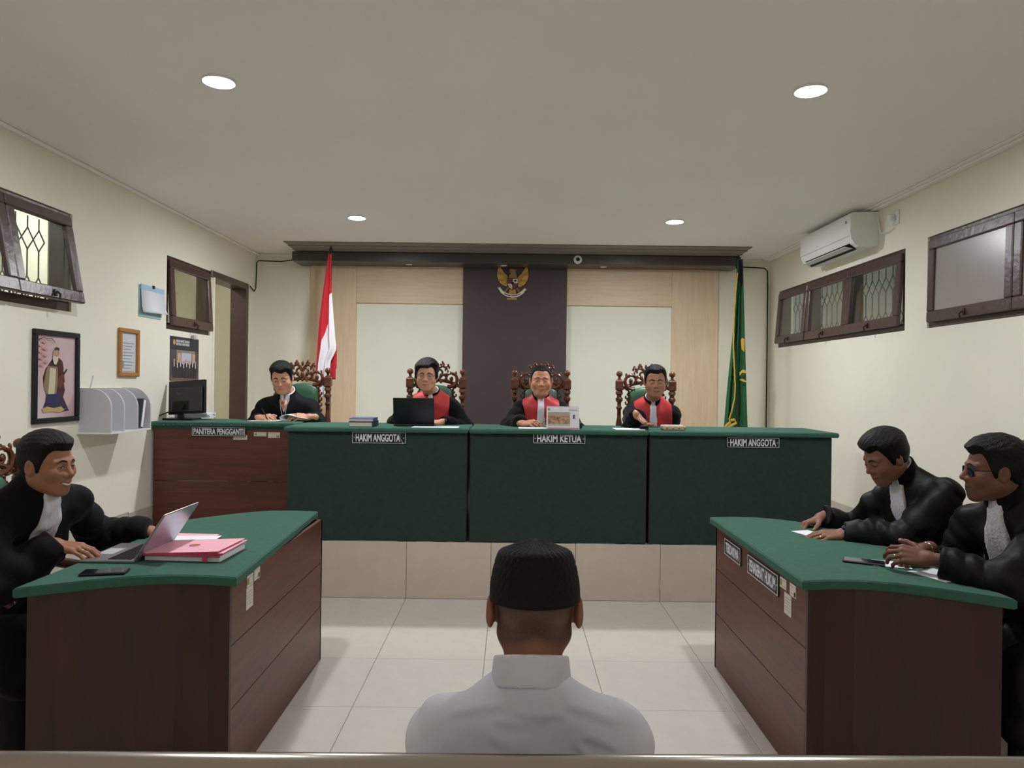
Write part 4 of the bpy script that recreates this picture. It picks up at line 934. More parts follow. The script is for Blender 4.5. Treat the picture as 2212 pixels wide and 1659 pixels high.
# right judge's papers, stapler, studded box
p = W(1356, 923, 5.26)
o = MB().box((p.x - .10, 5.16, BZ + .001), (p.x + .11, 5.36, BZ + .006)).build('paper_sheet', M_paper); tag(o, 'white papers before the judge holding out a hand', 'paper')
p = W(1391, 922, 5.22); t = thing('stapler', (p.x, 5.22, BZ), 'small black stapler on papers beside the outstretched hand', 'stapler')
MB().box((p.x - .03, 5.19, BZ + .0065), (p.x + .03, 5.24, BZ + .016), .002).build('base', M_black, t); MB().box((p.x - .026, 5.195, BZ + .0165), (p.x + .03, 5.235, BZ + .036), .006).build('arm', M_black, t)
p = W(1455, 924, 5.26); t = thing('studded_box', (p.x, 5.26, BZ), 'pale low box with gold studs on the bench', 'box')
MB().box((p.x - .085, 5.20, BZ + .0005), (p.x + .075, 5.33, BZ + .036), .008).build('body', mat('box_ivory', '#b9ab98', .6), t)
for k in range(4): MB().ball((p.x - .06 + .043 * k, 5.20, BZ + .02), .009, 10, sc=(1, .6, 1)).build('stud', M_goldb, t, smooth=True)

# ------------------------------------------------------------------ things on the left desk
M_silver = mat('laptop_silver', '#8d8a90', .3, .5, metal=.6); M_lilac = mat('laptop_lid_silver', '#b3aebd', .25, .5, metal=.7)
lp = laptop((-1.575, 2.985, DZ), PI / 2, .31, .215, math.radians(33), M_lilac, M_silver, 'open silver laptop on the wavy green desk', keys=True)
t = thing('case_file', (-1.29, 2.99, DZ), 'thick white case file with pink covers lying beside the silver laptop', 'file')
Mf = Matrix.Translation((-1.29, 2.99, DZ)) @ Matrix.Rotation(math.radians(-3), 4, 'Z')
MB().box((-.155, -.118, .002), (.150, .118, .026), .001, 0, Mf).build('pages', M_paper, t)
for k, (dx, dr) in enumerate(((0, 0), (.008, 1.5), (-.004, -1))):
    Mg = Mf @ Matrix.Rotation(math.radians(dr), 4, 'Z') @ Matrix.Rotation(math.radians(-1.5 * k), 4, 'Y')
    MB().box((-.16 + dx, -.125, .0265 + .005 * k), (.155 + dx, .12, .029 + .005 * k), .0005, 0, Mg).build('pink_cover', M_pink, t)
    MB().box((-.16 + dx, -.129, .022 + .005 * k), (.155 + dx, -.1245, .029 + .005 * k), .0005, 0, Mg).build('spine_tape', M_pinkd, t)
MB().box((.085, -.132, .004), (.105, -.129, .028), 0, 0, Mf).build('ribbon_tab', M_pinkd, t)
MB().lathe([(.022, .0395), (.022, .0400)], (0, 0, 0), 18, 0, Mf @ Matrix.Translation((-.01, 0, 0))).build('printed_crest', mat('print_rust', '#b06a50', .7), t)
m = MB()
for k in range(5): m.box((.05 + .014 * k, -.07, .0388 - .0004 * k), (.054 + .014 * k, .06 - .02 * (k % 2), .0398 - .0004 * k), 0, 0, Mf)
m.build('printed_lines', mat('print_rose', '#c4687a', .7), t)
for (x, y, m_, r, lb) in ((-1.50, 3.26, M_paper, 12, 'lower white sheet under the reaching hand'), (-1.46, 3.30, M_pink, -4, 'pink sheet under the reaching hand'), (-1.42, 3.24, M_paper, 5, 'upper white sheet next to the case file')):
    k = {12: 0, -4: 1, 5: 2}[r]
    o = MB().box((-.105, -.075, 0), (.105, .075, .002), 0, 0, Matrix.Translation((x, y, DZ + .001 + .003 * k)) @ Matrix.Rotation(math.radians(r), 4, 'Z')).build('paper_sheet', m_); tag(o, lb, 'paper', 'papers on the laptop desk')
def phone(loc, rz, label):
    t = thing('phone', loc, label, 'phone'); Mb = Matrix.Translation(loc) @ Matrix.Rotation(rz, 4, 'Z')
    MB().box((-.037, -.078, .001), (.037, .078, .010), .003, 0, Mb).build('body', M_black, t)
    MB().box((-.034, -.074, .010), (.034, .074, .0105), 0, 0, Mb).build('screen', mat('phone_glass', '#16181d', .06, .6), t)
phone((-1.50, 2.685, DZ), math.radians(-78), 'black phone lying near the edge of the laptop desk')
# ------------------------------------------------------------------ things on the right desk
phone((1.46, 2.99, DZ), math.radians(62), 'black phone lying before the lawyer with glasses')
for (x, y, r, w, d, lb) in ((1.475, 3.56, 18, .10, .16, 'white sheet under the hand with the wristwatch'), (1.56, 2.965, -22, .14, .11, 'small white sheet next to the black phone'), (1.66, 2.80, 20, .14, .17, 'white sheet under the clasped hands')):
    o = MB().box((-w / 2, -d / 2, 0), (w / 2, d / 2, .002), 0, 0, Matrix.Translation((x, y, DZ + .001)) @ Matrix.Rotation(math.radians(r), 4, 'Z')).build('paper_sheet', M_paper); tag(o, lb, 'paper', 'papers on the lawyers desk')

# ================================================================== people: implicit surfaces turned into meshes
f32 = np.float32
def smin(a, b, k): 
    h = np.clip(.5 + .5 * (b - a) / k, 0, 1); return b + (a - b) * h - k * h * (1 - h)
def smax(a, b, k): return -smin(-a, -b, k)
def ssub(a, b, k): return smax(a, -b, k)
def cap(P, a, b, ra, rb=None):
    rb = ra if rb is None else rb; a = np.asarray(a, f32); ba = np.asarray(b, f32) - a; L = float(ba @ ba) + 1e-9
    x, y, z = P[0] - a[0], P[1] - a[1], P[2] - a[2]
    t = np.clip((x * ba[0] + y * ba[1] + z * ba[2]) / L, 0, 1)
    x = x - t * ba[0]; y = y - t * ba[1]; z = z - t * ba[2]
    return np.sqrt(x * x + y * y + z * z) - (ra + (rb - ra) * t)
def ell(P, c, r):
    x, y, z = (P[0] - c[0]) / r[0], (P[1] - c[1]) / r[1], (P[2] - c[2]) / r[2]
    k0 = np.sqrt(x * x + y * y + z * z) + 1e-6
    k1 = np.sqrt((x / r[0]) ** 2 + (y / r[1]) ** 2 + (z / r[2]) ** 2) + 1e-6
    return k0 * (k0 - 1) / k1
def sph(P, c, r): return np.sqrt((P[0] - c[0]) ** 2 + (P[1] - c[1]) ** 2 + (P[2] - c[2]) ** 2) - r
def to_local(P, o, R):
    """R columns are the local axes in world"""
    x, y, z = P[0] - o[0], P[1] - o[1], P[2] - o[2]
    return [x * R[0, i] + y * R[1, i] + z * R[2, i] for i in range(3)]
def surfnet(fun, lo, hi, h):
    lo = np.asarray(lo, float); hi = np.asarray(hi, float); n = np.maximum(4, np.ceil((hi - lo) / h).astype(int) + 1)
    ax = [(lo[i] + h * np.arange(n[i])).astype(f32) for i in range(3)]
    P = [ax[0][:, None, None], ax[1][None, :, None], ax[2][None, None, :]]
    F = np.broadcast_to(fun(P), n).astype(f32)
    s = F < 0; cs = [(i, j, k) for i in (0, 1) for j in (0, 1) for k in (0, 1)]
    sl = lambda A, c: A[c[0]:n[0] - 1 + c[0], c[1]:n[1] - 1 + c[1], c[2]:n[2] - 1 + c[2]]
    cnt = sum(sl(s, c).astype(np.int8) for c in cs); act = (cnt > 0) & (cnt < 8)
    idx = np.full(act.shape, -1, np.int64); ijk = np.argwhere(act); idx[act] = np.arange(len(ijk))
    acc = np.zeros((len(ijk), 3)); num = np.zeros(len(ijk))
    for c in cs:
        for axi in range(3):
            if c[axi]: continue
            d = list(c); d[axi] = 1; fa = sl(F, c)[act]; fb = sl(F, d)[act]; cr = (fa < 0) != (fb < 0)
            t = np.where(cr, fa / np.where(cr, fa - fb, 1), 0); p = np.tile(np.array(c, float), (len(ijk), 1)); p[:, axi] += t
            acc[cr] += p[cr]; num[cr] += 1
    V = (acc / num[:, None] + ijk) * h + lo; Q = []
    for axi in range(3):
        b, c = (axi + 1) % 3, (axi + 2) % 3
        A = np.moveaxis(s, (axi, b, c), (0, 1, 2)); I = np.moveaxis(idx, (axi, b, c), (0, 1, 2))
        m = A[:-1, 1:-1, 1:-1] != A[1:, 1:-1, 1:-1]; e = np.argwhere(m)
        if not len(e): continue
        i, j, k = e[:, 0], e[:, 1] + 1, e[:, 2] + 1
        q = np.stack([I[i, j - 1, k - 1], I[i, j, k - 1], I[i, j, k], I[i, j - 1, k]], 1)
        fl_ = ~A[i, j, k]; q[fl_] = q[fl_][:, ::-1]; Q.append(q)
    return V, (np.concatenate(Q) if Q else np.zeros((0, 4), int))
def np_mesh(name, V, Q, mats, parent, col=None, mi=None, smooth=True):
    me = bpy.data.meshes.new(name); V = np.asarray(V) - np.array(OFF.get(parent, Vector()))
    me.vertices.add(len(V)); me.vertices.foreach_set('co', V.astype(f32).ravel())
    k = Q.shape[1]; me.loops.add(Q.size); me.loops.foreach_set('vertex_index', Q.astype(np.int32).ravel())
    me.polygons.add(len(Q)); me.polygons.foreach_set('loop_start', (np.arange(len(Q)) * k).astype(np.int32)); me.polygons.foreach_set('loop_total', np.full(len(Q), k, np.int32))
    for m in (mats if isinstance(mats, (list, tuple)) else [mats]): me.materials.append(m)
    if mi is not None: me.polygons.foreach_set('material_index', mi.astype(np.int32))
    me.polygons.foreach_set('use_smooth', np.full(len(Q), smooth)); me.update(calc_edges=True); me.validate()
    if col is not None:
        at = me.color_attributes.new('Col', 'FLOAT_COLOR', 'POINT'); at.data.foreach_set('color', np.concatenate([col, np.ones((len(col), 1))], 1).astype(f32).ravel())
    return link(name, me, parent)

# ---- head in its own frame: x = person's right, y = forward, z = up, origin between the ears
def head_fun(prm, neck):
    w = prm.get('w', 1.0); smile = prm.get('smile', 0); full = prm.get('full', 0)
    def f(P):
        A = [np.abs(P[0]), P[1], P[2]]
        d = ell(P, (0, -.012, .030), (.0765 * w, .096, .088))
        d = smin(d, ell(P, (0, .020, -.030), (.0655 * w, .072, .082)), .03)
        d = smin(d, cap(A, (.050 * w, .000, -.052), (.020, .060, -.098), .022 + .006 * full, .020), .03)
        d = smin(d, sph(P, (0, .068, -.100), .017 + .003 * full), .022)
        d = smin(d, sph(A, (.041, .054 + .004 * smile, -.030 + .006 * smile), .025 + .005 * full + .003 * smile), .022)
        d = smin(d, cap(A, (.010, .083, .020), (.047, .068, .021), .010, .009), .016)
        d = ssub(d, sph(A, (.031, .101, .000), .0165), .016)
        d = smin(d, sph(A, (.031, .0735, -.002), .0150), .006)
        d = smin(d, cap(P, (0, .080, .016), (0, .106, -.028), .0075, .0115), .012)
        d = smin(d, sph(A, (.0125, .094, -.034), .0095), .008)
        d = smin(d, ell(P, (0, .071, -.066), (.032, .023, .026)), .018)
        mw = .024 + .005 * smile; mz = -.068 + .006 * smile
        d = smin(d, cap(A, (0, .0945, -.0640), (mw, .0815, mz + .001), .0048, .0022), .005)
        d = smin(d, cap(A, (0, .0925, -.0745 - .002 * smile), (mw - .004, .0815, mz - .003), .0058, .0025), .005)
        d = ssub(d, cap(A, (0, .1005, -.0690), (mw + .002, .0865, mz), .0022), .003)
        e = ell(A, (.0805 * w + prm.get('ear', 0), -.010, -.006), (.010, .020, .033)); e = smin(e, ell(A, (.074 * w, .000, -.006), (.010, .012, .022)), .01)
        e = ssub(e, ell(A, (.0935 * w + prm.get('ear', 0), -.007, -.002), (.0105, .0115, .022)), .004)
        d = smin(d, e, .006)
        nk = cap(P, (0, -.020, -.055), neck, .054 * prm.get('nk', 1), .060 * prm.get('nk', 1)); d = smin(d, nk, .030)
        return d
    return f
def hair_fun(prm):
    w = prm.get('w', 1.0); tt = prm.get('top', .018); ts = prm.get('side', .007); tb = prm.get('back', .010); rec = prm.get('recede', 0); part = prm.get('part', 0); curl = prm.get('curl', 0); quiff = prm.get('quiff', 0)
    ys = np.array([-.12, -.085, -.05, -.02, .000, .012, .022, .033, .046, .062, .085, .12]); zs = np.array([-.085, -.080, -.055, -.020, -.014, -.030, -.024, .012, .044, .058, .064, .066])
    zs = zs + np.where(ys > .035, rec, 0) + prm.get('short', 0) * (ys < .035)
    rmp = prm.get('ramp', .03)
    def f(P):
        zl = np.interp(P[1], ys, zs).astype(f32) + .006 * np.sin(80 * P[0]) * (P[1] > .05) * prm.get('fringe', .3)
        zl = zl + .014 * np.clip((np.abs(P[0]) - .018) / .03, 0, 1) * np.clip((P[1] - .035) / .02, 0, 1)
        zl = zl + part * .18 * P[0] * (P[1] > .040)
        sk = ell(P, (0, -.012, .030), (.0765 * w, .096, .088)); sk = smin(sk, ell(P, (0, .020, -.030), (.0655 * w, .072, .082)), .03)
        wt = np.clip((P[2] - .035) / .06, 0, 1); wt = wt * wt * (3 - 2 * wt); wb = np.clip((-P[1] - .02) / .06, 0, 1)
        wq = np.clip((P[1] - .02) / .05, 0, 1) * np.clip((P[2] - .05) / .03, 0, 1)
        asym = 1 + .35 * part * np.clip(P[0] / .06, -1, 1) * wt
        th = .0025 + (ts + (tt - ts) * wt * asym + (tb - ts) * wb * (1 - wt) + quiff * wq) * (.12 + .88 * np.clip((P[2] - zl) / rmp, 0, 1))
        d = sk - th
        a = np.arctan2(P[0] - .02 * part, P[2] + .03)
        d = d + .0008 * np.sin(48 * a + 60 * P[1] * part + 3 * np.sin(40 * P[1])) * wt
        if curl: d = d + curl * np.sin(170 * P[0] + 3 * np.sin(90 * P[2])) * np.sin(165 * P[1] + 2 * np.sin(80 * P[0])) * np.sin(160 * P[2]) * (.3 + .7 * wt)
        return smax(d * .9, (zl - P[2]) * .8, .005)
    return f
def project(fun, xz, y0=.15):
    """y of the front surface of fun at (x,z) points"""
    x = xz[:, 0].astype(f32); z = xz[:, 1].astype(f32); y = np.full(len(x), y0, f32)
    for _ in range(60): y = y - .8 * np.clip(fun([x, y, z]), -.02, .02)
    return y
def patch(fun, outline, off, nr=5):
    """fan of rings filling a 2D outline, laid on the face"""
    o = np.array(outline, float); c = o.mean(0); rings = [c + (o - c) * (k / nr) for k in range(1, nr + 1)]
    pts = np.concatenate([[c]] + rings); y = project(fun, pts) + off
    y[-len(o):] -= off * 1.6
    V = np.stack([pts[:, 0], y, pts[:, 1]], 1); n = len(o); F = []
    for i in range(n): F.append([0, 1 + i, 1 + (i + 1) % n])
    for k in range(nr - 1):
        a = 1 + k * n; b = a + n
        for i in range(n): j = (i + 1) % n; F += [[a + i, b + i, b + j], [a + i, b + j, a + j]]
    return V, np.array(F)
def almond(cx, cz, w, up, dn, tilt=0, n=18):
    r = []
    for k in range(n):
        a = 2 * PI * k / n; x = math.cos(a); zz = math.sin(a); z = (up if zz > 0 else dn) * math.copysign(abs(zz) ** 1.0, zz) * (1 - .25 * x * x)
        r.append((cx + w * x, cz + z + tilt * x * w))
    return r
def disc(cx, cz, r, zmax, zmin, n=14): return [(cx + r * math.cos(2 * PI * k / n), min(zmax, max(zmin, cz + r * math.sin(2 * PI * k / n)))) for k in range(n)]

# ---- hand in its own frame: y = towards fingertips, z = back of the hand, x = thumb side (mirrored for the left hand)
FING = [((.030, .088, .002), (.043, .026, .021), .0092), ((.010, .093, .004), (.047, .030, .022), .0095), ((-.011, .090, .002), (.043, .028, .021), .0090), ((-.030, .080, -.002), (.034, .021, .018), .0080)]
def hand_fun(curl, spread=.06, thumb=(.75, .62, -.22), tcurl=.35, sleeve=.045):
    segs = []
    for i, (b, L, r) in enumerate(FING):
        p = np.array(b); a = 0; sp = spread * (1.5 - i)
        c = curl[i] if hasattr(curl[i], '__len__') else (curl[i] * .8, curl[i], curl[i] * .7)
        for j in range(3):
            a += c[j]; d = np.array([math.sin(sp) * math.cos(a), math.cos(sp) * math.cos(a), -math.sin(a)]); q = p + d * L[j]
            segs.append((p, q, r * (1 - .07 * j), r * (.93 - .09 * j))); p = q
    tb = np.array([.026, .022, -.008]); d = np.array(thumb) / np.linalg.norm(thumb); q = tb + d * .044; segs_t = [(tb, q, .0135, .0115)]
    d2 = d + np.array([-.5, .55, -.1]) * tcurl; d2 /= np.linalg.norm(d2); q2 = q + d2 * .032; segs_t.append((q, q2, .0112, .0100))
    d3 = d2 + np.array([-.4, .4, -.1]) * tcurl; d3 /= np.linalg.norm(d3); segs_t.append((q2, q2 + d3 * .024, .0100, .0082))
    def f(P):
        d = cap(P, (0, -sleeve, 0), (0, .004, 0), .029, .0245); d = smin(d, cap(P, (.010, .0, 0), (-.008, .0, 0), .021), .012)
        for i, (b, L, r) in enumerate(FING): d = smin(d, cap(P, (b[0] * .55, .010, 0), b, .0135, .0120), .010)
        d = smin(d, cap(P, (.020, .020, -.010), (.030, .060, -.006), .014, .010), .012)
        d = smin(d, cap(P, (-.024, .018, -.006), (-.028, .060, -.006), .012, .010), .010)
        g = None
        for s in segs: c_ = cap(P, *s); d = np.minimum(d, smin(d, c_, .005))
        for s in segs_t: d = smin(d, cap(P, *s), .008)
        return d
    return f, segs, segs_t

def unit(v): v = np.asarray(v, float); return v / (np.linalg.norm(v) + 1e-9)
def ik(S, Wr, l1, l2, pole):
    S, Wr = np.asarray(S, float), np.asarray(Wr, float); d = Wr - S; L = np.linalg.norm(d); k = max(1, L / (l1 + l2) * 1.01); l1 *= k; l2 *= k
    a = (l1 * l1 - l2 * l2 + L * L) / (2 * L); h = math.sqrt(max(0, l1 * l1 - a * a)); n = d / L; p = np.asarray(pole, float); p = unit(p - n * (p @ n)); return S + n * a + p * h
def axes(y, z):
    y = unit(y); z = np.asarray(z, float); z = unit(z - y * (z @ y)); return np.stack([np.cross(y, z), y, z], 1)
def rotz(a): c, s = math.cos(a), math.sin(a); return np.array([[c, -s, 0], [s, c, 0], [0, 0, 1]])
def rotx(a): c, s = math.cos(a), math.sin(a); return np.array([[1, 0, 0], [0, c, -s], [0, s, c]])
def roty(a): c, s = math.cos(a), math.sin(a); return np.array([[c, 0, s], [0, 1, 0], [-s, 0, c]])
M_skin = vmat('skin', .5, .35, sss=.0)
M_robe = mat('robe_black_cloth', '#0e0e11', .8, .12, bump=.35, bscale=16, sheen=.05)
M_satin = mat('robe_black_satin', '#0d0d0f', .52, .18, bump=.6, bscale=13)
M_jacket = mat('jacket_cloth', '#111316', .75, .15, bump=.05, bscale=120)
M_redc = mat('robe_red_satin', '#bb3338', .5, .35, bump=.3, bscale=18)
M_jab = mat('jabot_white_cloth', '#dcdbe6', .7, .25, bump=.06, bscale=200, stretch=(1, 1, .2))
M_lace = mat('jabot_lace', '#d6d7e2', .8, .2, bump=.9, bscale=95, var=.12, vscale=90)
M_shirt = mat('white_shirt_cotton', '#d3d2dc', .75, .2, bump=.6, bscale=9, stretch=(1, 1, .6))
M_hair = mat('black_hair', '#0b0a0b', .45, .2, bump=.6, bscale=1, stretch=(260, 260, 40))
M_hairg = mat('greying_hair', '#161617', .42, .3, bump=.6, bscale=1, stretch=(260, 260, 40), var=.6, vscale=.6)
M_eye = mat('eye_white', '#cdc6be', .25, .5); M_iris = mat('iris_dark', '#1c1210', .15, .5); M_brow = mat('eyebrow_hair', '#1d1614', .7, .2); M_teeth = mat('teeth', '#ddd8cf', .3, .5)
M_lash = mat('eyelid_line', '#241713', .7, .2)
M_trous = mat('trouser_cloth', '#17181b', .8, .2); M_shoe = mat('shoe_leather', '#0e0d0d', .3, .5)

def person(label, pelvis, yaw, chest_fwd, sh_z, head, hyaw, hpitch, hroll, hands, outfit, skin, face={}, hair={}, res=.003, sw=.168, hairm=None, ground=0, glasses=None, feet_fwd=.42, lean_side=0, tum=0, poles=None, drop=.03, scxy=None):
    """pelvis xyz; yaw = facing angle; chest_fwd = how far the shoulders lie ahead of the pelvis; head = centre of the head"""
    pelvis = np.asarray(pelvis, float); head = np.asarray(head, float)
    fw = np.array([math.cos(yaw), math.sin(yaw), 0]); rt = np.array([math.sin(yaw), -math.cos(yaw), 0]); up = np.array([0, 0, 1.])
    t = thing('person', (pelvis[0], pelvis[1], ground), label, 'person')
    sc = pelvis + fw * chest_fwd + rt * lean_side; 
    if scxy is not None: sc = np.array([scxy[0], scxy[1], sh_z])
    sc[2] = sh_z                      # mid-point of the shoulders
    tu = unit(sc - pelvis); tf = unit(fw - tu * (fw @ tu)); tr = np.cross(tf, tu); Rt = np.stack([tr, tf, tu], 1); TL = np.linalg.norm(sc - pelvis)
    neckb = sc + tu * .035 - tf * .01
    Hr = np.stack([np.array([math.sin(yaw + hyaw), -math.cos(yaw + hyaw), 0]), np.array([math.cos(yaw + hyaw), math.sin(yaw + hyaw), 0]), up], 1) @ rotx(-hpitch) @ roty(hroll)
    nloc = Hr.T @ (neckb - head)
    hf = head_fun(face, nloc)
    # --- skin
    lo = np.minimum([-.115, -.135, -.135], nloc - .08); hi = np.maximum([.115, .125, .05], nloc + .08); hi[2] = .135
    V, Q = surfnet(hf, lo, hi, res)
    base = np.array(lin(skin)); col = np.tile(base, (len(V), 1)); x, y, z = V.T
    def blend(m, c): 
        nonlocal col
        col = col * (1 - m[:, None]) + np.array(c) * m[:, None]
    sm = lambda d, w: np.clip(1 - d / w, 0, 1)
    blend(.35 * sm(np.sqrt((np.abs(x) - .042) ** 2 + (z + .03) ** 2), .035) * (y > .03), base * [1.12, .9, .85])
    mw = .026 + .005 * face.get('smile', 0)
    lipd = np.sqrt((x / mw) ** 2 + ((z + .069 - .25 * face.get('smile', 0) * np.abs(x) * .8) / .0125) ** 2)
    blend(.75 * np.clip((1.05 - lipd) * 3, 0, 1) * (y > .06), base * [.92, .62, .60])
    if face.get('beard'): blend(face['beard'] * np.clip((-.045 - z) / .02, 0, 1) * (y > .0) * (z > -.14), base * .45)
    if face.get('crop'):   # closely cropped hair over the nape
        m = np.clip((z + .060 + .02 * np.abs(x) / .06) / .025, 0, 1) * np.clip((.03 - y) / .02, 0, 1) * (np.abs(x) < .078)
        m = m * (.66 + .26 * rng.rand(len(m)))
        blend(np.clip(m, 0, 1), lin('#463a34'))
    Vw = V @ Hr.T + head; allV = [Vw]; allQ = [Q]; allC = [col]; n0 = len(Vw)
    jo = {}
    for side, s in (('R', 1), ('L', -1)):
        S = sc + tr * s * sw - tu * (.03 + drop); hd = hands[side]; Wr = np.asarray(hd['w'], float)
        pole = (poles or {}).get(side, tr * s * .22 - up * .9 - fw * .25)
        E = ik(S, Wr, .285, .255, pole); jo[side] = (S, E, Wr)
        Rh = axes(hd.get('dir', unit(Wr - E)), hd.get('back', (0, 0, 1)))
        if s * np.sign(hd.get('flip', 1)) > 0 and False: pass
        # thumb side: for a right hand seen from its back, fingers up, the thumb lies to the left
        mir = -1.0 if side == 'R' else 1.0
        f, segs, segt = hand_fun(hd.get('curl', (.25, .25, .3, .35)), hd.get('spread', .06), hd.get('thumb', (.75, .62, -.22)), hd.get('tcurl', .35))
        if hd.get('hide'): continue
        V, Q = surfnet(f, (-.075, -.125, -.15), (.12, .22, .06), max(res, .0028))
        V = V * np.array([mir, 1, 1]); 
        if mir < 0: Q = Q[:, ::-1]
        cl = np.tile(base * hd.get('tone', 1.0), (len(V), 1))
        for sg in [segs[2], segs[5], segs[8], segs[11], segt[2]]:   # nails
            tip = np.array(sg[1]) * [mir, 1, 1]; dd = np.linalg.norm(V - (tip + np.array([0, .001, .005])), axis=1); m = np.clip((.0065 - dd) / .003, 0, 1)[:, None]; cl = cl * (1 - .6 * m) + .6 * m * np.array(lin('#d8b0a0'))
        sc_h = hd.get('s', 1.0)
        off = sum(len(v) for v in allV); allV.append((V * sc_h) @ Rh.T + Wr); allQ.append(Q + off); allC.append(cl)
        hd['_R'] = Rh; hd['_segs'] = segs; hd['_mir'] = mir
    # --- trunk and limbs under the clothes, coarse
    hips = [pelvis + rt * .09, pelvis - rt * .09]; kn = [h + fw * feet_fwd + rt * s * .03 for h, s in zip(hips, (1, -1))]; an = []
    for k in kn: a_ = k.copy() + fw * .03; a_[2] = ground + .09; an.append(a_)
    pts = np.array([pelvis, sc, neckb, *[p for s_ in ('R', 'L') for p in jo[s_]], *kn, *an]); 
    HM = lambda V: np.asarray(V) @ Hr.T + head
    # --- facial features laid on the skin
    if face.get('show', True):
        op = face.get('open', .6); smile = face.get('smile', 0); gz = face.get('gaze', (0, 0))
        for s in (-1, 1):
            cx = s * .031
            if op > .15:
                V, F = patch(hf, almond(cx, -.001, .0145, .0068 * op + .001, .0050 * op + .0008, -.04 * s), .0012); np_mesh('eye_white', HM(V), F[:, ::1] if True else F, M_eye, t)
                V, F = patch(hf, disc(cx + gz[0] * .006, -.001 + gz[1] * .004, .0068, .0066 * op, -.0060 * op), .0020, 3); np_mesh('iris', HM(V), F, M_iris, t)
            lid = [(cx + .0150 * u, (-.0005 + .0082 * op * (1 - u * u)) - (1 - op) * .0045 * (1 - .6 * u * u) - .0006 * u * s) for u in np.linspace(-1, 1, 11)]
            yv = project(hf, np.array(lid)) + .0008
            MB_ = MB().tube([HM([(a, b, c)])[0] for (a, c), b in zip(lid, yv)], [.0008, .0013, .0016, .0018, .0018, .0018, .0018, .0018, .0016, .0013, .0008], 5); MB_.build('eyelid_line', M_lash, t, smooth=True)
            bz = .0205 + face.get('browz', 0)
            br = [(s * (.012 + .038 * u), bz + .006 * math.sin(PI * min(1, u * 1.15)) - .003 * u - face.get('frown', 0) * (1 - u) * .005) for u in np.linspace(0, 1, 9)]
            wd = [.0030, .0036, .0038, .0038, .0036, .0032, .0026, .0019, .0010]
            ol = [(a, b + w_) for (a, b), w_ in zip(br, wd)] + [(a, b - w_ * .8) for (a, b), w_ in list(zip(br, wd))[::-1]]
            if s < 0: ol = ol[::-1]
            k_ = np.array(ol); y_ = project(hf, k_) + .0014; n = len(br); V = np.stack([k_[:, 0], y_, k_[:, 1]], 1)
            F = np.array([[i, i + 1, 2 * n - 2 - i, 2 * n - 1 - i] for i in range(n - 1)]); np_mesh('eyebrow', HM(V), F, M_brow, t)
        mw_ = .022 + .006 * smile
        if smile > .7:
            ol = [(mw_ * u, -.0655 + .0055 * smile * u * u) for u in np.linspace(-1, 1, 11)] + [(mw_ * u, -.0655 + .0055 * smile * u * u - .0085 * (1 - u * u) ** .7 - .0004) for u in np.linspace(1, -1, 11)[1:-1]]
            V, F = patch(hf, ol[::-1], .0022, 4); np_mesh('teeth', HM(V), F, M_teeth, t)
            ln = [(mw_ * 1.06 * u, -.0648 + .006 * smile * u * u) for u in np.linspace(-1, 1, 13)]
        else: ln = [(mw_ * u, -.0690 + .0062 * smile * u * u - face.get('sad', 0) * .003 * u * u) for u in np.linspace(-1, 1, 13)]
        yv = project(hf, np.array(ln)) + .0004
        MB().tube([HM([(a, b, c)])[0] for (a, c), b in zip(ln, yv)], [.0006] + [.0011] * 11 + [.0006], 5).build('mouth_line', mat('mouth_line', '#4a2622', .7), t, smooth=True)
        if face.get('beard', 0) > .4:
            ol = [(.020 * u, -.0530 - .003 * abs(u)) for u in np.linspace(-1, 1, 9)] + [(.022 * u, -.0590 - .003 * abs(u)) for u in np.linspace(1, -1, 9)]
            V, F = patch(hf, ol[::-1], .0010, 3); np_mesh('moustache', HM(V), F, mat('moustache_hair', '#2a1d18', .8), t)
    # --- hair
    if hair is not None:
        V, Q = surfnet(hair_fun({**face, **hair}), (-.115, -.14, -.10), (.115, .135, .165), max(.0035, res)); np_mesh('hair', HM(V), Q, hairm or M_hair, t)
    if glasses:
        gm = glasses['m']; gy = project(hf, np.array([[0, .012]]))[0]
        for s in (-1, 1):
            cx = s * .033; pr = []
            for k in range(28):
                a = 2 * PI * k / 28; c_, s_ = math.cos(a), math.sin(a); e = glasses.get('sq', 3.0); rr = (abs(c_) ** e + abs(s_) ** e) ** (-1 / e)
                pr.append((cx + glasses.get('rx', .025) * rr * c_, .094 - abs(cx + .02 * c_) * .12, -.004 + glasses.get('rz', .019) * rr * s_))
            rim = MB().tube([HM([p])[0] for p in pr + [pr[0]]], glasses.get('r', .0014), 6, cap=False).build('glasses_rim', gm, t, smooth=True)
            lens = MB().add([HM([p])[0] for p in pr], [list(range(28))]); lens.build('glasses_lens', glasses.get('lens', M_glass), t)
            xe = s * (.080 * face.get('w', 1)); MB().tube([HM([p])[0] for p in ((s * .058, .088, .004), (s * .072, .06, .005), (xe, .010, .006), (xe, -.015, -.004))], .0018, 6).build('glasses_temple', gm, t, smooth=True)
        MB().tube([HM([p])[0] for p in ((-.010, .095, .002), (0, .098, .004), (.010, .095, .002))], .0014, 6).build('glasses_bridge', gm, t, smooth=True)
    # --- clothes
    seed = rng.rand(12) * 6.28; amp = outfit.get('fold', .005)
    def folds(P):
        return amp * (.6 * np.sin(30 * P[0] + 16 * P[2] + 2 * np.sin(11 * P[1] + seed[0]) + seed[1]) + .5 * np.sin(34 * P[1] - 20 * P[2] + 2.4 * np.sin(13 * P[0] + seed[2]) + seed[3]) + .35 * np.sin(52 * P[2] + 24 * P[0] + 2 * np.sin(17 * P[1] + seed[4])))
    dpt = outfit.get('depth', .62); wdt = outfit.get('wide', .165); slv = outfit.get('sleeve', (.072, .074, .070)); lift = outfit.get('neck', .05)
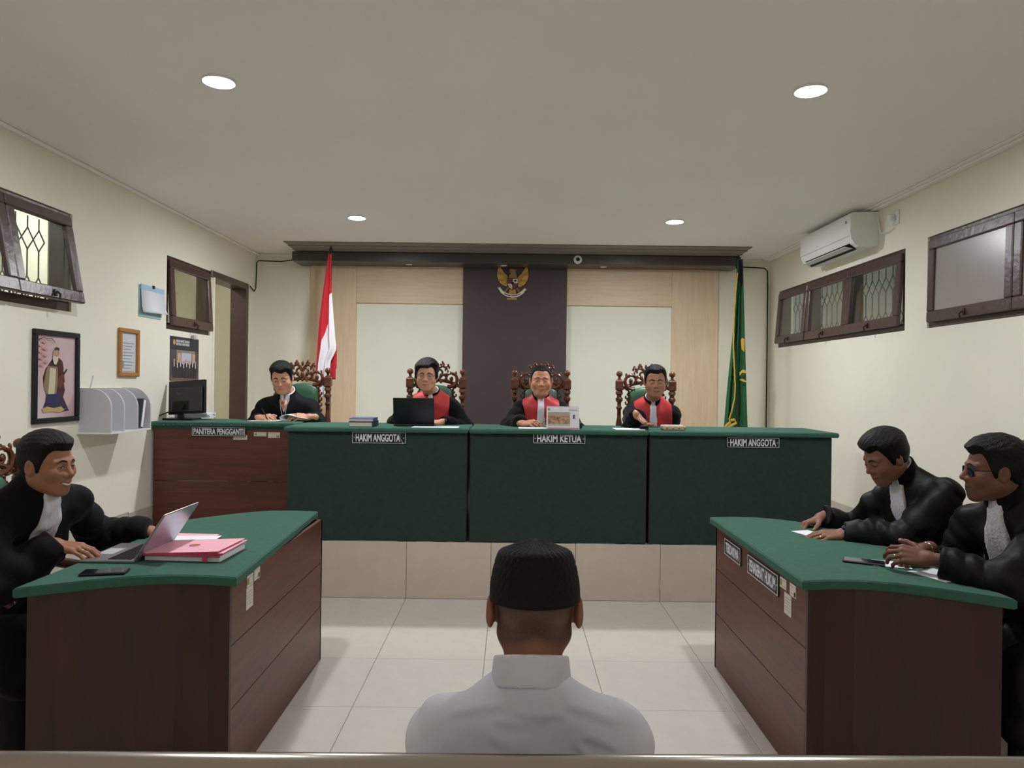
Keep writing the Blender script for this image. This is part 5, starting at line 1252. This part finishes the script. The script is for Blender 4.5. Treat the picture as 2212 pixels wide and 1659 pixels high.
    def torso(P):
        L = to_local(P, pelvis, Rt); kx = wdt / .165
        d = cap([L[0] / kx, L[1] / dpt, L[2]], (0, .0, .02), (0, .02, TL - .15), .168 + tum, .158) * dpt + outfit.get('drape', .004) * np.sin(46 * L[0] + 2.5 * np.sin(7 * L[2] + seed[9]) + seed[10])
        for s_ in (-1, 1): d = smin(d, cap(P, sc + s_ * tr * (sw - .015) - tu * (.045 + drop), sc - tu * .05, outfit.get('shr', .062), .075), .05)
        for s_ in (-1, 1): d = smin(d, cap(P, neckb - tu * .008 - tf * .012, sc + s_ * tr * sw * .75 - tu * (.03 + drop * .8), .050, .046), .045)
        return d
    cutn = neckb + tu * outfit.get('collar_h', .030)
    def robe(P):
        d = torso(P)
        for s_ in ('R', 'L'):
            S, E, Wr = jo[s_]; n = unit(Wr - E); a1 = cap(P, S, E, slv[0], slv[1]); a2 = cap(P, E, Wr + n * .05, slv[1], slv[2])
            ta = (P[0] - E[0]) * n[0] + (P[1] - E[1]) * n[1] + (P[2] - E[2]) * n[2]; n1 = unit(E - S); t1 = (P[0] - S[0]) * n1[0] + (P[1] - S[1]) * n1[1] + (P[2] - S[2]) * n1[2]
            wr = outfit.get('wrinkle', .006); cr_ = 14 * (P[0] - .6 * P[1] + P[2])
            a2 = a2 + wr * (1 - 2 * np.abs(np.sin(34 * ta + 1.6 * np.sin(cr_ + seed[5]) + seed[6]))) ; a1 = a1 + wr * .8 * (1 - 2 * np.abs(np.sin(20 * t1 + 1.8 * np.sin(cr_ + seed[7]) + seed[8])))
            a2 = smax(a2, (P[0] - Wr[0]) * n[0] + (P[1] - Wr[1]) * n[1] + (P[2] - Wr[2]) * n[2] + outfit.get('cuff', .005), .01)
            d = smin(d, smin(a1, a2, .03), .035)
        if outfit.get('skirt', True):
            for h, k, a_ in zip(hips, kn, an):
                d = smin(d, cap(P, h + up * .0, k, .115, .10), .08); d = smin(d, cap(P, k, a_ + up * outfit.get('hem', .12), .095, .10), .06)
        d = d + folds(P)
        if outfit.get('creases'):
            L = to_local(P, sc, Rt)
            for (x0, z0, x1, z1, am, wd) in outfit['creases']:
                q = cap([L[0], 0 * L[1], L[2]], (x0, 0, z0), (x1, 0, z1), 0); q2 = cap([L[0], 0 * L[1], L[2]], (x0 + .004, 0, z0 + 1.6 * wd), (x1 + .004, 0, z1 + 1.6 * wd), 0)
                d = d + am * (np.exp(-(q / wd) ** 2) - .9 * np.exp(-(q2 / (wd * 1.2)) ** 2)) * (L[1] < .02)
        nk = cap(P, neckb - tu * .02, neckb + tu * .2, .058, .060); d = smax(d, -nk, .006)
        return d
    lo = pts.min(0) - .22; hi = pts.max(0) + .22; lo[2] = max(lo[2], ground + .01)
    if not outfit.get('skirt', True): lo[2] = pelvis[2] - .10
    V, Q = surfnet(robe, lo, hi, outfit.get('res', .009)); np_mesh(outfit.get('name', 'robe'), V, Q, outfit['m'], t)
    Rtn = to_local
    tb_lo = np.minimum.reduce([pelvis, sc]) - .32; tb_hi = np.maximum.reduce([pelvis, sc]) + .32
    def shell(name, region, offv, m, h=.006, extra=None):
        def f(P):
            d = torso(P) + folds(P) - offv
            if extra is not None: d = d + extra(P, to_local(P, sc, Rt))
            d = smax(d, region(to_local(P, sc, Rt)), .003); nk = cap(P, neckb - tu * .02, neckb + tu * .2, .056, .058); return smax(d, -nk, .004)
        V, Q = surfnet(f, tb_lo, tb_hi, h); return np_mesh(name, V, Q, m, t) if len(Q) else None
    if outfit.get('red'):
        shell('red_front_panel', lambda L: np.maximum.reduce([np.abs(L[0]) - (.150 + .02 * np.clip(-L[2] * 3, -1, 1)), -.035 - L[1], -L[2] - .38, .018 - np.abs(L[0] + 0 * L[1]) + 0 * L[2]]), .012, M_redc, .007)
    if outfit.get('jabot'):
        jw, jl, jm = outfit['jabot']; jx = outfit.get('jx', 0)
        shell('jabot', lambda L: np.maximum.reduce([np.abs(L[0] - jx * L[2]) - (jw * .55 + jw * .45 * np.clip(-L[2] / jl, 0, 1)), .0 - L[1] + 0 * L[2], -L[2] - jl, L[2] - .07]), .013, jm, .0055, extra=lambda P, L: .0020 * np.sin(L[0] * 420) + (.003 * np.sin(L[2] * 90 + 2 * np.sin(L[0] * 60)) if outfit.get('rumple') else 0))
    if outfit.get('shirtV'):
        shell('shirt_front', lambda L: np.maximum.reduce([np.abs(L[0]) - np.clip(.052 + L[2] * .30, 0, .06), -L[1], -L[2] - .17]), .004, outfit['shirtV'], .005)
        for s in (-1, 1):
            shell('lapel', lambda L: np.maximum.reduce([np.abs(L[0] - s * (.046 + (L[2] + .03) * .26)) - np.clip(.032 - np.abs(L[2] + .09) * .16, .004, .05), -L[1], -L[2] - .20, L[2] - .045]), .011, M_jacket, .006)
    if outfit.get('collar'):
        cm, ch, cr, gap = outfit['collar']; Rc = np.stack([tr, tf, tu], 1); cn = neckb + tf * .012
        def cf_(P):
            L = to_local(P, cn, Rc); r = np.sqrt(L[0] ** 2 + (L[1] / 1.08) ** 2); zz = L[2] - outfit.get('cz', .018) + L[1] * .35
            d = np.maximum(np.abs(r - (cr + .12 * (-zz))) - .0045, np.abs(zz) - ch / 2)
            if gap: d = np.maximum(d, gap - np.where(L[1] > 0, np.abs(L[0]), 1))
            return d
        V, Q = surfnet(cf_, cn - .14, cn + .14, .004); np_mesh('collar', V, Q, cm, t)
        if outfit.get('jabot') or outfit.get('shirtV'):
            ch2 = ch; cm2, ch, cr, gap = M_jab, ch2 + .006, cr - .0085, .006
            V, Q = surfnet(cf_, cn - .14, cn + .14, .004); np_mesh('shirt_collar', V, Q, cm2, t)
    def legs(P):
        d = cap(P, pelvis + rt * .06, pelvis - rt * .06, .10)
        for h, k, a_ in zip(hips, kn, an): d = smin(d, cap(P, h, k, .088, .072), .03); d = smin(d, cap(P, k, a_, .07, .058), .03)
        return d
    def bodyf(P):
        L = to_local(P, pelvis, Rt); d = cap([L[0] / 1.35, L[1], L[2]], (0, 0, .05), (0, 0, TL - .10), .095, .095)
        d = smin(d, cap(P, sc + tr * (sw - .03), sc - tr * (sw - .03), .045), .05); d = smin(d, cap(P, sc, neckb, .05), .03)
        for s_ in ('R', 'L'): S, E, Wr = jo[s_]; d = smin(d, cap(P, S, E, .040, .036), .02); d = smin(d, cap(P, E, Wr, .036, .026), .02)
        for h, k, a_ in zip(hips, kn, an): d = smin(d, cap(P, h, k, .075, .055), .03); d = smin(d, cap(P, k, a_, .052, .035), .03); d = smin(d, cap(P, a_ - up * .04, a_ - up * .05 + fw * .13, .035), .02)
        return smax(d, robe(P) + .014 if outfit.get('skirt', True) else smax(d, np.minimum(robe(P), legs(P)) + .014, .01), .01)
    V, Q = surfnet(bodyf, np.append((pts.min(0) - .2)[:2], max(ground + .002, pts[:, 2].min() - .15)), pts.max(0) + .2, .02)
    off = sum(len(v) for v in allV); allV.append(V); allQ.append(Q + off); allC.append(np.tile(base, (len(V), 1)))
    body = np_mesh('body', np.concatenate(allV), np.concatenate(allQ), M_skin, t, np.concatenate(allC))
    # trousers and shoes
    V, Q = surfnet(legs, np.append((np.minimum(pts.min(0), pelvis) - .15)[:2], ground + .03), np.append((pts.max(0) + .15)[:2], pelvis[2] + .12), .016); np_mesh('trousers', V, Q, M_trous, t)
    for a_ in an:
        def sf(P): return smax(smin(cap(P, a_ - up * .03 - fw * .02, a_ - up * .045 + fw * .15, .045, .040), cap(P, a_, a_ - up * .04, .042), .02), (ground + .003) - P[2], .004)
        V, Q = surfnet(sf, a_ - .25, a_ + .25, .012); np_mesh('shoe', V, Q, M_shoe, t)
    return t, dict(jo=jo, head=head, Hr=Hr, hands=hands, sc=sc, Rt=Rt, neckb=neckb, HM=HM, hf=hf)
def ring_on(t, info, side, finger, m=None):
    hd = info['hands'][side]; s = hd['_segs'][finger * 3]; p = np.array(s[0]) * .45 + np.array(s[1]) * .55; d = unit(np.array(s[1]) - np.array(s[0])); r = s[2] * 1.02
    u = unit(np.cross(d, [0, 0, 1.])); v = np.cross(d, u); pts = [(p + r * (math.cos(a) * u + math.sin(a) * v)) * np.array([hd['_mir'], 1, 1]) for a in np.linspace(0, 2 * PI, 17)]
    Wr = np.asarray(hd['w'], float); MB().tube([np.array(q) * hd.get('s', 1) @ hd['_R'].T + Wr for q in pts], .0016, 6, cap=False).build('finger_ring', m or M_steel, t, smooth=True)
def band_on(t, info, side, m, r=.031, h=.012, back=.02, name='bracelet'):
    hd = info['hands'][side]; R = hd['_R']; Wr = np.asarray(hd['w'], float); mb = MB()
    mb.tube([R @ np.array([r * math.cos(a), -back, r * .85 * math.sin(a)]) + Wr for a in np.linspace(0, 2 * PI, 25)], h / 2, 6, cap=False, sq=.5); return mb.build(name, m, t, smooth=True)

# ---- outfits
judge_o = dict(m=M_robe, red=True, jabot=(.036, .33, M_jab), collar=(M_robe, .045, .066, .016), sleeve=(.062, .066, .062), hem=.1, fold=.006)
law_o = dict(m=M_satin, jabot=(.058, .32, M_jab), collar=(M_robe, .050, .068, .02), sleeve=(.068, .076, .056), hem=.25, fold=.008, drape=.007)
z = BZ
# judge with glasses at the black laptop
H1 = W(921, 812, 5.78)
p1, i1 = person('person in red and black robe with glasses behind the black laptop', (-.655, 6.0, PLAT + .50), -PI / 2, .09, 1.405, H1, .05, .04, 0,
    dict(R=dict(w=(-.88, 5.62, 1.25), dir=(.6, -.7, -.1), back=(0, 0, 1), curl=(.4, .4, .45, .5)), L=dict(w=W(955, 912, 5.58), dir=(-.9, -.35, -.05), back=(0, -.3, 1), curl=(.4, .4, .45, .5))),
    judge_o, '#cf9b80', dict(w=1.02, open=.75, gaze=(0, -.3)), dict(top=.030, side=.014, back=.016, part=-.9, quiff=.004, fringe=.6, ramp=.014), hairm=M_hairg, ground=PLAT, sw=.175, poles=dict(R=np.array([-.5, .1, -.75]), L=np.array([.7, .1, -.6])),
    glasses=dict(m=mat('glasses_metal', '#6a5a55', .3, .5, metal=.6), r=.0013, rx=.025, rz=.020, sq=3.2))
band_on(p1, i1, 'L', M_black, .031, .014, .02, 'bracelet')
# smiling judge in the middle
H2 = W(1168.5, 823, 5.78)
p2, i2 = person('smiling person in red and black robe behind the desk calendar', (.235, 6.0, PLAT + .50), -PI / 2, .10, 1.385, H2, 0, .03, 0,
    dict(R=dict(w=W(1127, 915, 5.44), dir=(.85, -.5, .12), back=(-.15, -.35, 1), curl=((.5, .5, .3), (.6, .6, .3), (.6, .6, .3), (.6, .5, .3))), L=dict(w=(.44, 5.60, 1.25), dir=(-.7, -.6, 0), back=(0, 0, 1))),
    {**judge_o, 'jabot': (.048, .36, M_jab), 'collar': (M_robe, .06, .068, .034)}, '#c48c6c', dict(w=1.06, smile=.65, open=.6, full=.8, browz=.002), dict(top=.005, side=.003, back=.004, recede=.020, short=.012), ground=PLAT, poles=dict(R=np.array([-.7, .1, -.6]), L=np.array([.6, .1, -.7])))
mb = MB(); E, Wr = i2['jo']['R'][1], i2['jo']['R'][2]; n = unit(Wr - E); u_ = unit(np.cross(n, [0, 0, 1.])); v_ = np.cross(u_, n)
for k in range(2):
    for j in range(26): a = 2 * PI * j / 26; mb.ball(Wr - n * (.018 + .018 * k) + (.073) * (u_ * math.cos(a) + v_ * math.sin(a)), .0026, 6)
o = mb.build('cuff_beads', M_steel, p2); o['kind'] = 'stuff'
# judge holding out a hand
H3 = W(1416, 823, 5.72)
p3, i3 = person('person in red and black robe stretching an open hand over the bench', (1.15, 6.0, PLAT + .50), -PI / 2 - .10, .14, 1.375, H3, -.03, .16, .02,
    dict(R=dict(w=W(1377, 899, 5.40), dir=(.30, -.80, -.38), back=(-.55, .15, -.75), curl=((.1, .2, .2), (.1, .25, .2), (.2, .3, .2), (.3, .4, .3)), spread=.10, s=1.05), L=dict(w=(1.42, 5.78, 1.10), dir=(-.4, -.6, -.5), back=(0, -.5, 1))),
    {**judge_o, 'jabot': (.046, .36, M_jab), 'jx': .02}, '#b08066', dict(w=1.05, open=.30, full=.5, frown=.8, sad=1, gaze=(0, -.6)), dict(top=.012, side=.005, back=.006, recede=.006, quiff=.004), ground=PLAT)
# clerk
H4 = W(609, 816, 5.90)
p4, i4 = person('person in black jacket writing at the clerk desk', (-1.86, 6.12, PLAT + .50), -PI / 2 + .02, .12, 1.385, H4, .10, .32, .05,
    dict(R=dict(w=W(560, 903, 5.70), dir=(.85, -.45, .10), back=(-.1, -.5, .9), curl=((.7, .7, .4), (.8, .8, .5), (.9, .9, .5), (1, .9, .5)), tcurl=.7), L=dict(w=W(668, 901, 5.72), dir=(-.95, -.25, .05), back=(.1, -.5, .9), curl=((.3, .4, .3), (.4, .4, .3), (.4, .5, .3), (.5, .5, .3)))),
    dict(name='jacket', m=M_jacket, skirt=False, shirtV=mat('batik_shirt', '#b53a16', .7, .2, var=1, vscale=26, var2='#e6ddd0'), collar=(M_jacket, .038, .072, .04), sleeve=(.062, .060, .048), fold=.004), '#c8957a', dict(w=1.02, open=.12, gaze=(0, -1)), dict(top=.022, side=.006, back=.008, quiff=.012, part=.5), ground=PLAT, sw=.185, poles=dict(R=np.array([-.5, .1, -.75]), L=np.array([.5, .1, -.8])))
hw = np.array(W(578, 890, 5.62)); o = MB().tube([np.array(W(578, 906, 5.60)), np.array(W(566, 882, 5.66))], .0042, 8).build('pen', M_black, smooth=True); tag(o, 'slim dark pen in the hand of the clerk', 'pen')
MB().tube([i4['sc'] + i4['Rt'] @ np.array(q) for q in ((-.035, .108, .02), (-.02, .128, -.06), (-.004, .135, -.14), (.004, .138, -.20))], .0035, 6).tube([i4['sc'] + i4['Rt'] @ np.array(q) for q in ((.030, .108, .02), (.02, .128, -.06), (.004, .136, -.14))], .0035, 6).build('lanyard', mat('lanyard_pale', '#9aa3a8', .6), p4, smooth=True)
# man typing at the silver laptop
H5 = W(103, 1004, 2.90)
p5, i5 = person('smiling person in black robe typing at the silver laptop', (-2.16, 3.04, .50), -.40, .17, 1.085, H5, .26, .06, 0,
    dict(R=dict(w=(-1.80, 2.87, .872), dir=(.97, .05, -.16), back=(-.1, -.12, 1), curl=((.25, .3, .2), (.25, .3, .2), (.28, .3, .2), (.3, .3, .2)), spread=.05), L=dict(w=W(325, 1148, 3.33), dir=(.95, .10, -.22), back=(.1, -.1, 1), curl=(.2, .22, .22, .25))),
    {**law_o, 'm': M_robe, 'jabot': (.058, .36, M_jab), 'rumple': True, 'hem': .30, 'sleeve': (.068, .078, .060)}, '#9a6b52', dict(w=1.0, smile=1.0, open=.62, gaze=(.6, 0)), dict(top=.024, side=.005, back=.009, quiff=.003, part=-.4, ramp=.028), res=.0026, ground=0, feet_fwd=.32,
    poles=dict(R=np.array([-.2, -.6, -.7]), L=np.array([-.2, .7, -.6])), drop=.06, sw=.175, scxy=(-1.905, 2.93))
ring_on(p5, i5, 'R', 2, M_goldb)
# lawyer with the wristwatch
H6 = W(1912, 988, 3.48)
p6, i6 = person('person in black robe looking down with a wristwatch', (2.16, 3.47, .50), PI + .45, .22, 1.085, H6, -.30, .42, .0,
    dict(R=dict(w=W(1772, 1118, 3.76), dir=(-.80, -.10, -.30), back=(.25, .2, .9), curl=((.5, .5, .3), (.6, .5, .3), (.6, .6, .4), (.6, .6, .4)), spread=.14), L=dict(w=W(1822, 1153, 3.46), dir=(-.97, .05, -.10), back=(-.05, -.25, .95), curl=((.2, .3, .25), (.2, .3, .25), (.22, .3, .25), (.25, .3, .25)))),
    {**law_o, 'jabot': (.058, .34, M_jab), 'jx': -.05}, '#8a5f4b', dict(w=1.03, open=.10, full=.4, sad=.4), dict(top=.028, side=.010, back=.014, quiff=.002, part=.5, fringe=.8, ramp=.022), res=.0026, ground=0, feet_fwd=.32,
    poles=dict(R=np.array([.3, .6, -.6]), L=np.array([.3, -.6, -.6])), drop=.055, sw=.175, scxy=(1.905, 3.50))
ring_on(p6, i6, 'L', 2, M_steel)
hd = i6['hands']['L']; Wr = np.asarray(hd['w'], float); R = hd['_R']
wt = band_on(p6, i6, 'L', M_blackm, .033, .020, .012, 'wristwatch')
off = OFF[p6]; Mw = Matrix([[*R[0], Wr[0]], [*R[1], Wr[1]], [*R[2], Wr[2]], [0, 0, 0, 1]]) @ Matrix.Translation((0, -.012, .027))
MB().lathe([(.019, 0), (.020, .004), (.019, .008), (.016, .009)], (0, 0, 0), 20, 0, Mw).build('watch_case', M_black, wt, smooth=True); MB().lathe([(.0155, .0088), (.0155, .0092)], (0, 0, 0), 20, 0, Mw).build('watch_dial', mat('watch_dial', '#3a3d42', .2, .5), wt)
# lawyer with glasses
H7 = W(2146, 1016, 2.80)
p7, i7 = person('person in black robe with glasses and clasped hands', (2.14, 2.80, .50), PI + .28, .18, 1.085, H7, -.55, .02, .0,
    dict(R=dict(w=W(1990, 1188, 2.98), dir=(-.9, -.25, -.12), back=(.1, .3, .9), curl=((.7, .8, .5), (.7, .8, .5), (.8, .8, .5), (.8, .8, .5)), tcurl=.6), L=dict(w=W(2005, 1207, 2.80), dir=(-.88, .45, .10), back=(-.1, -.7, .6), curl=((.5, .6, .4), (.55, .6, .4), (.6, .6, .4), (.6, .6, .4)), tcurl=.5)),
    {**law_o, 'jabot': (.062, .31, M_lace), 'sleeve': (.070, .080, .056), 'cuff': .05}, '#70493a', dict(w=1.03, open=.5, smile=.25, full=.9, beard=.25, nk=1.1), dict(top=.026, side=.007, back=.014, curl=.0022, quiff=.003, ramp=.022), res=.0026, ground=0, feet_fwd=.30,
    glasses=dict(m=M_blackm, r=.0022, rx=.025, rz=.016, sq=3.2, lens=mat('shaded_lens', '#1d2022', .1, .5)), poles=dict(R=np.array([.4, .5, -.7]), L=np.array([.3, -.6, -.6])), drop=.05, sw=.185, scxy=(1.925, 2.80))  # dark lens colour stands in for shadow over clear glass
ring_on(p7, i7, 'L', 2, M_steel); band_on(p7, i7, 'R', M_steel, .031, .006, .03, 'bracelet'); band_on(p7, i7, 'L', M_gold, .034, .010, .045, 'bracelet')
# defendant, seen from behind
H8 = np.array((.052, 1.50, 1.068))
p8, i8 = person('person in white shirt and black knitted cap seen from behind', (.045, 1.42, .50), PI / 2, .02, .912, H8, 0, .10, 0,
    dict(R=dict(w=(.24, 1.72, .53), dir=(-.4, .9, -.1), back=(0, 0, 1)), L=dict(w=(-.15, 1.72, .53), dir=(.4, .9, -.1), back=(0, 0, 1))),
    dict(name='shirt', m=M_shirt, skirt=False, collar=(M_shirt, .064, .074, .03), cz=.010, drape=.003, sleeve=(.066, .062, .05), fold=.005, wide=.175, res=.0062, creases=[(-.15, -.03, -.06, -.005, .004, .008), (.15, -.035, .07, -.004, .004, .008), (-.03, -.012, .05, -.016, .003, .007), (-.06, -.035, .02, -.028, .003, .010), (.085, -.075, .125, -.16, .005, .008), (.10, -.06, .15, -.075, .004, .008), (-.125, -.10, -.10, -.20, .006, .010), (-.155, -.08, -.135, -.17, .005, .010), (-.055, -.12, -.035, -.20, .003, .008), (.155, -.10, .165, -.19, .005, .010), (.06, -.17, .03, -.21, .003, .009), (-.08, -.06, -.05, -.075, .003, .009), (-.02, -.09, .03, -.10, .002, .012)], shr=.060, depth=.60), '#8f5f49', dict(w=1.03, crop=True, show=False, ear=.008, nk=1.0), None, res=.0026, ground=0, sw=.170, drop=.045)
# knitted cap
N = 144; prof = [(.0985, .018, 0), (.1005, .022, 0), (.1000, .030, 0), (.0985, .05, 1), (.0955, .07, 1), (.0915, .09, 1), (.086, .11, 1), (.081, .122, 1), (.074, .128, .7), (.058, .134, .7), (.036, .142, .7), (.016, .149, .5), (.003, .152, 0)]
pr = []
for (r0, z0, k0), (r1, z1, k1) in zip(prof[:-1], prof[1:]):
    for q in range(4): pr.append((r0 + (r1 - r0) * q / 4, z0 + (z1 - z0) * q / 4, k0 + (k1 - k0) * q / 4))
pr.append(prof[-1]); vs = []
for i, (r, zz, k) in enumerate(pr):
    for j in range(N):
        a = 2 * PI * j / N; rib = .0011 * k * math.sin(36 * a + 1.6 * math.sin(zz * 260)); rr = r + rib
        vs.append(((rr * .93) * math.cos(a), rr * 1.08 * math.sin(a) - .012, (zz - .018) * .93 + .018 - .006 * math.sin(a) * 0 + rib))
Q = np.array([[i * N + j, i * N + (j + 1) % N, (i + 1) * N + (j + 1) % N, (i + 1) * N + j] for i in range(len(pr) - 1) for j in range(N)])
np_mesh('knitted_cap', i8['HM'](vs), Q, mat('cap_knit', '#0e0e0e', .75, .25, bump=.3, bscale=180), p8)
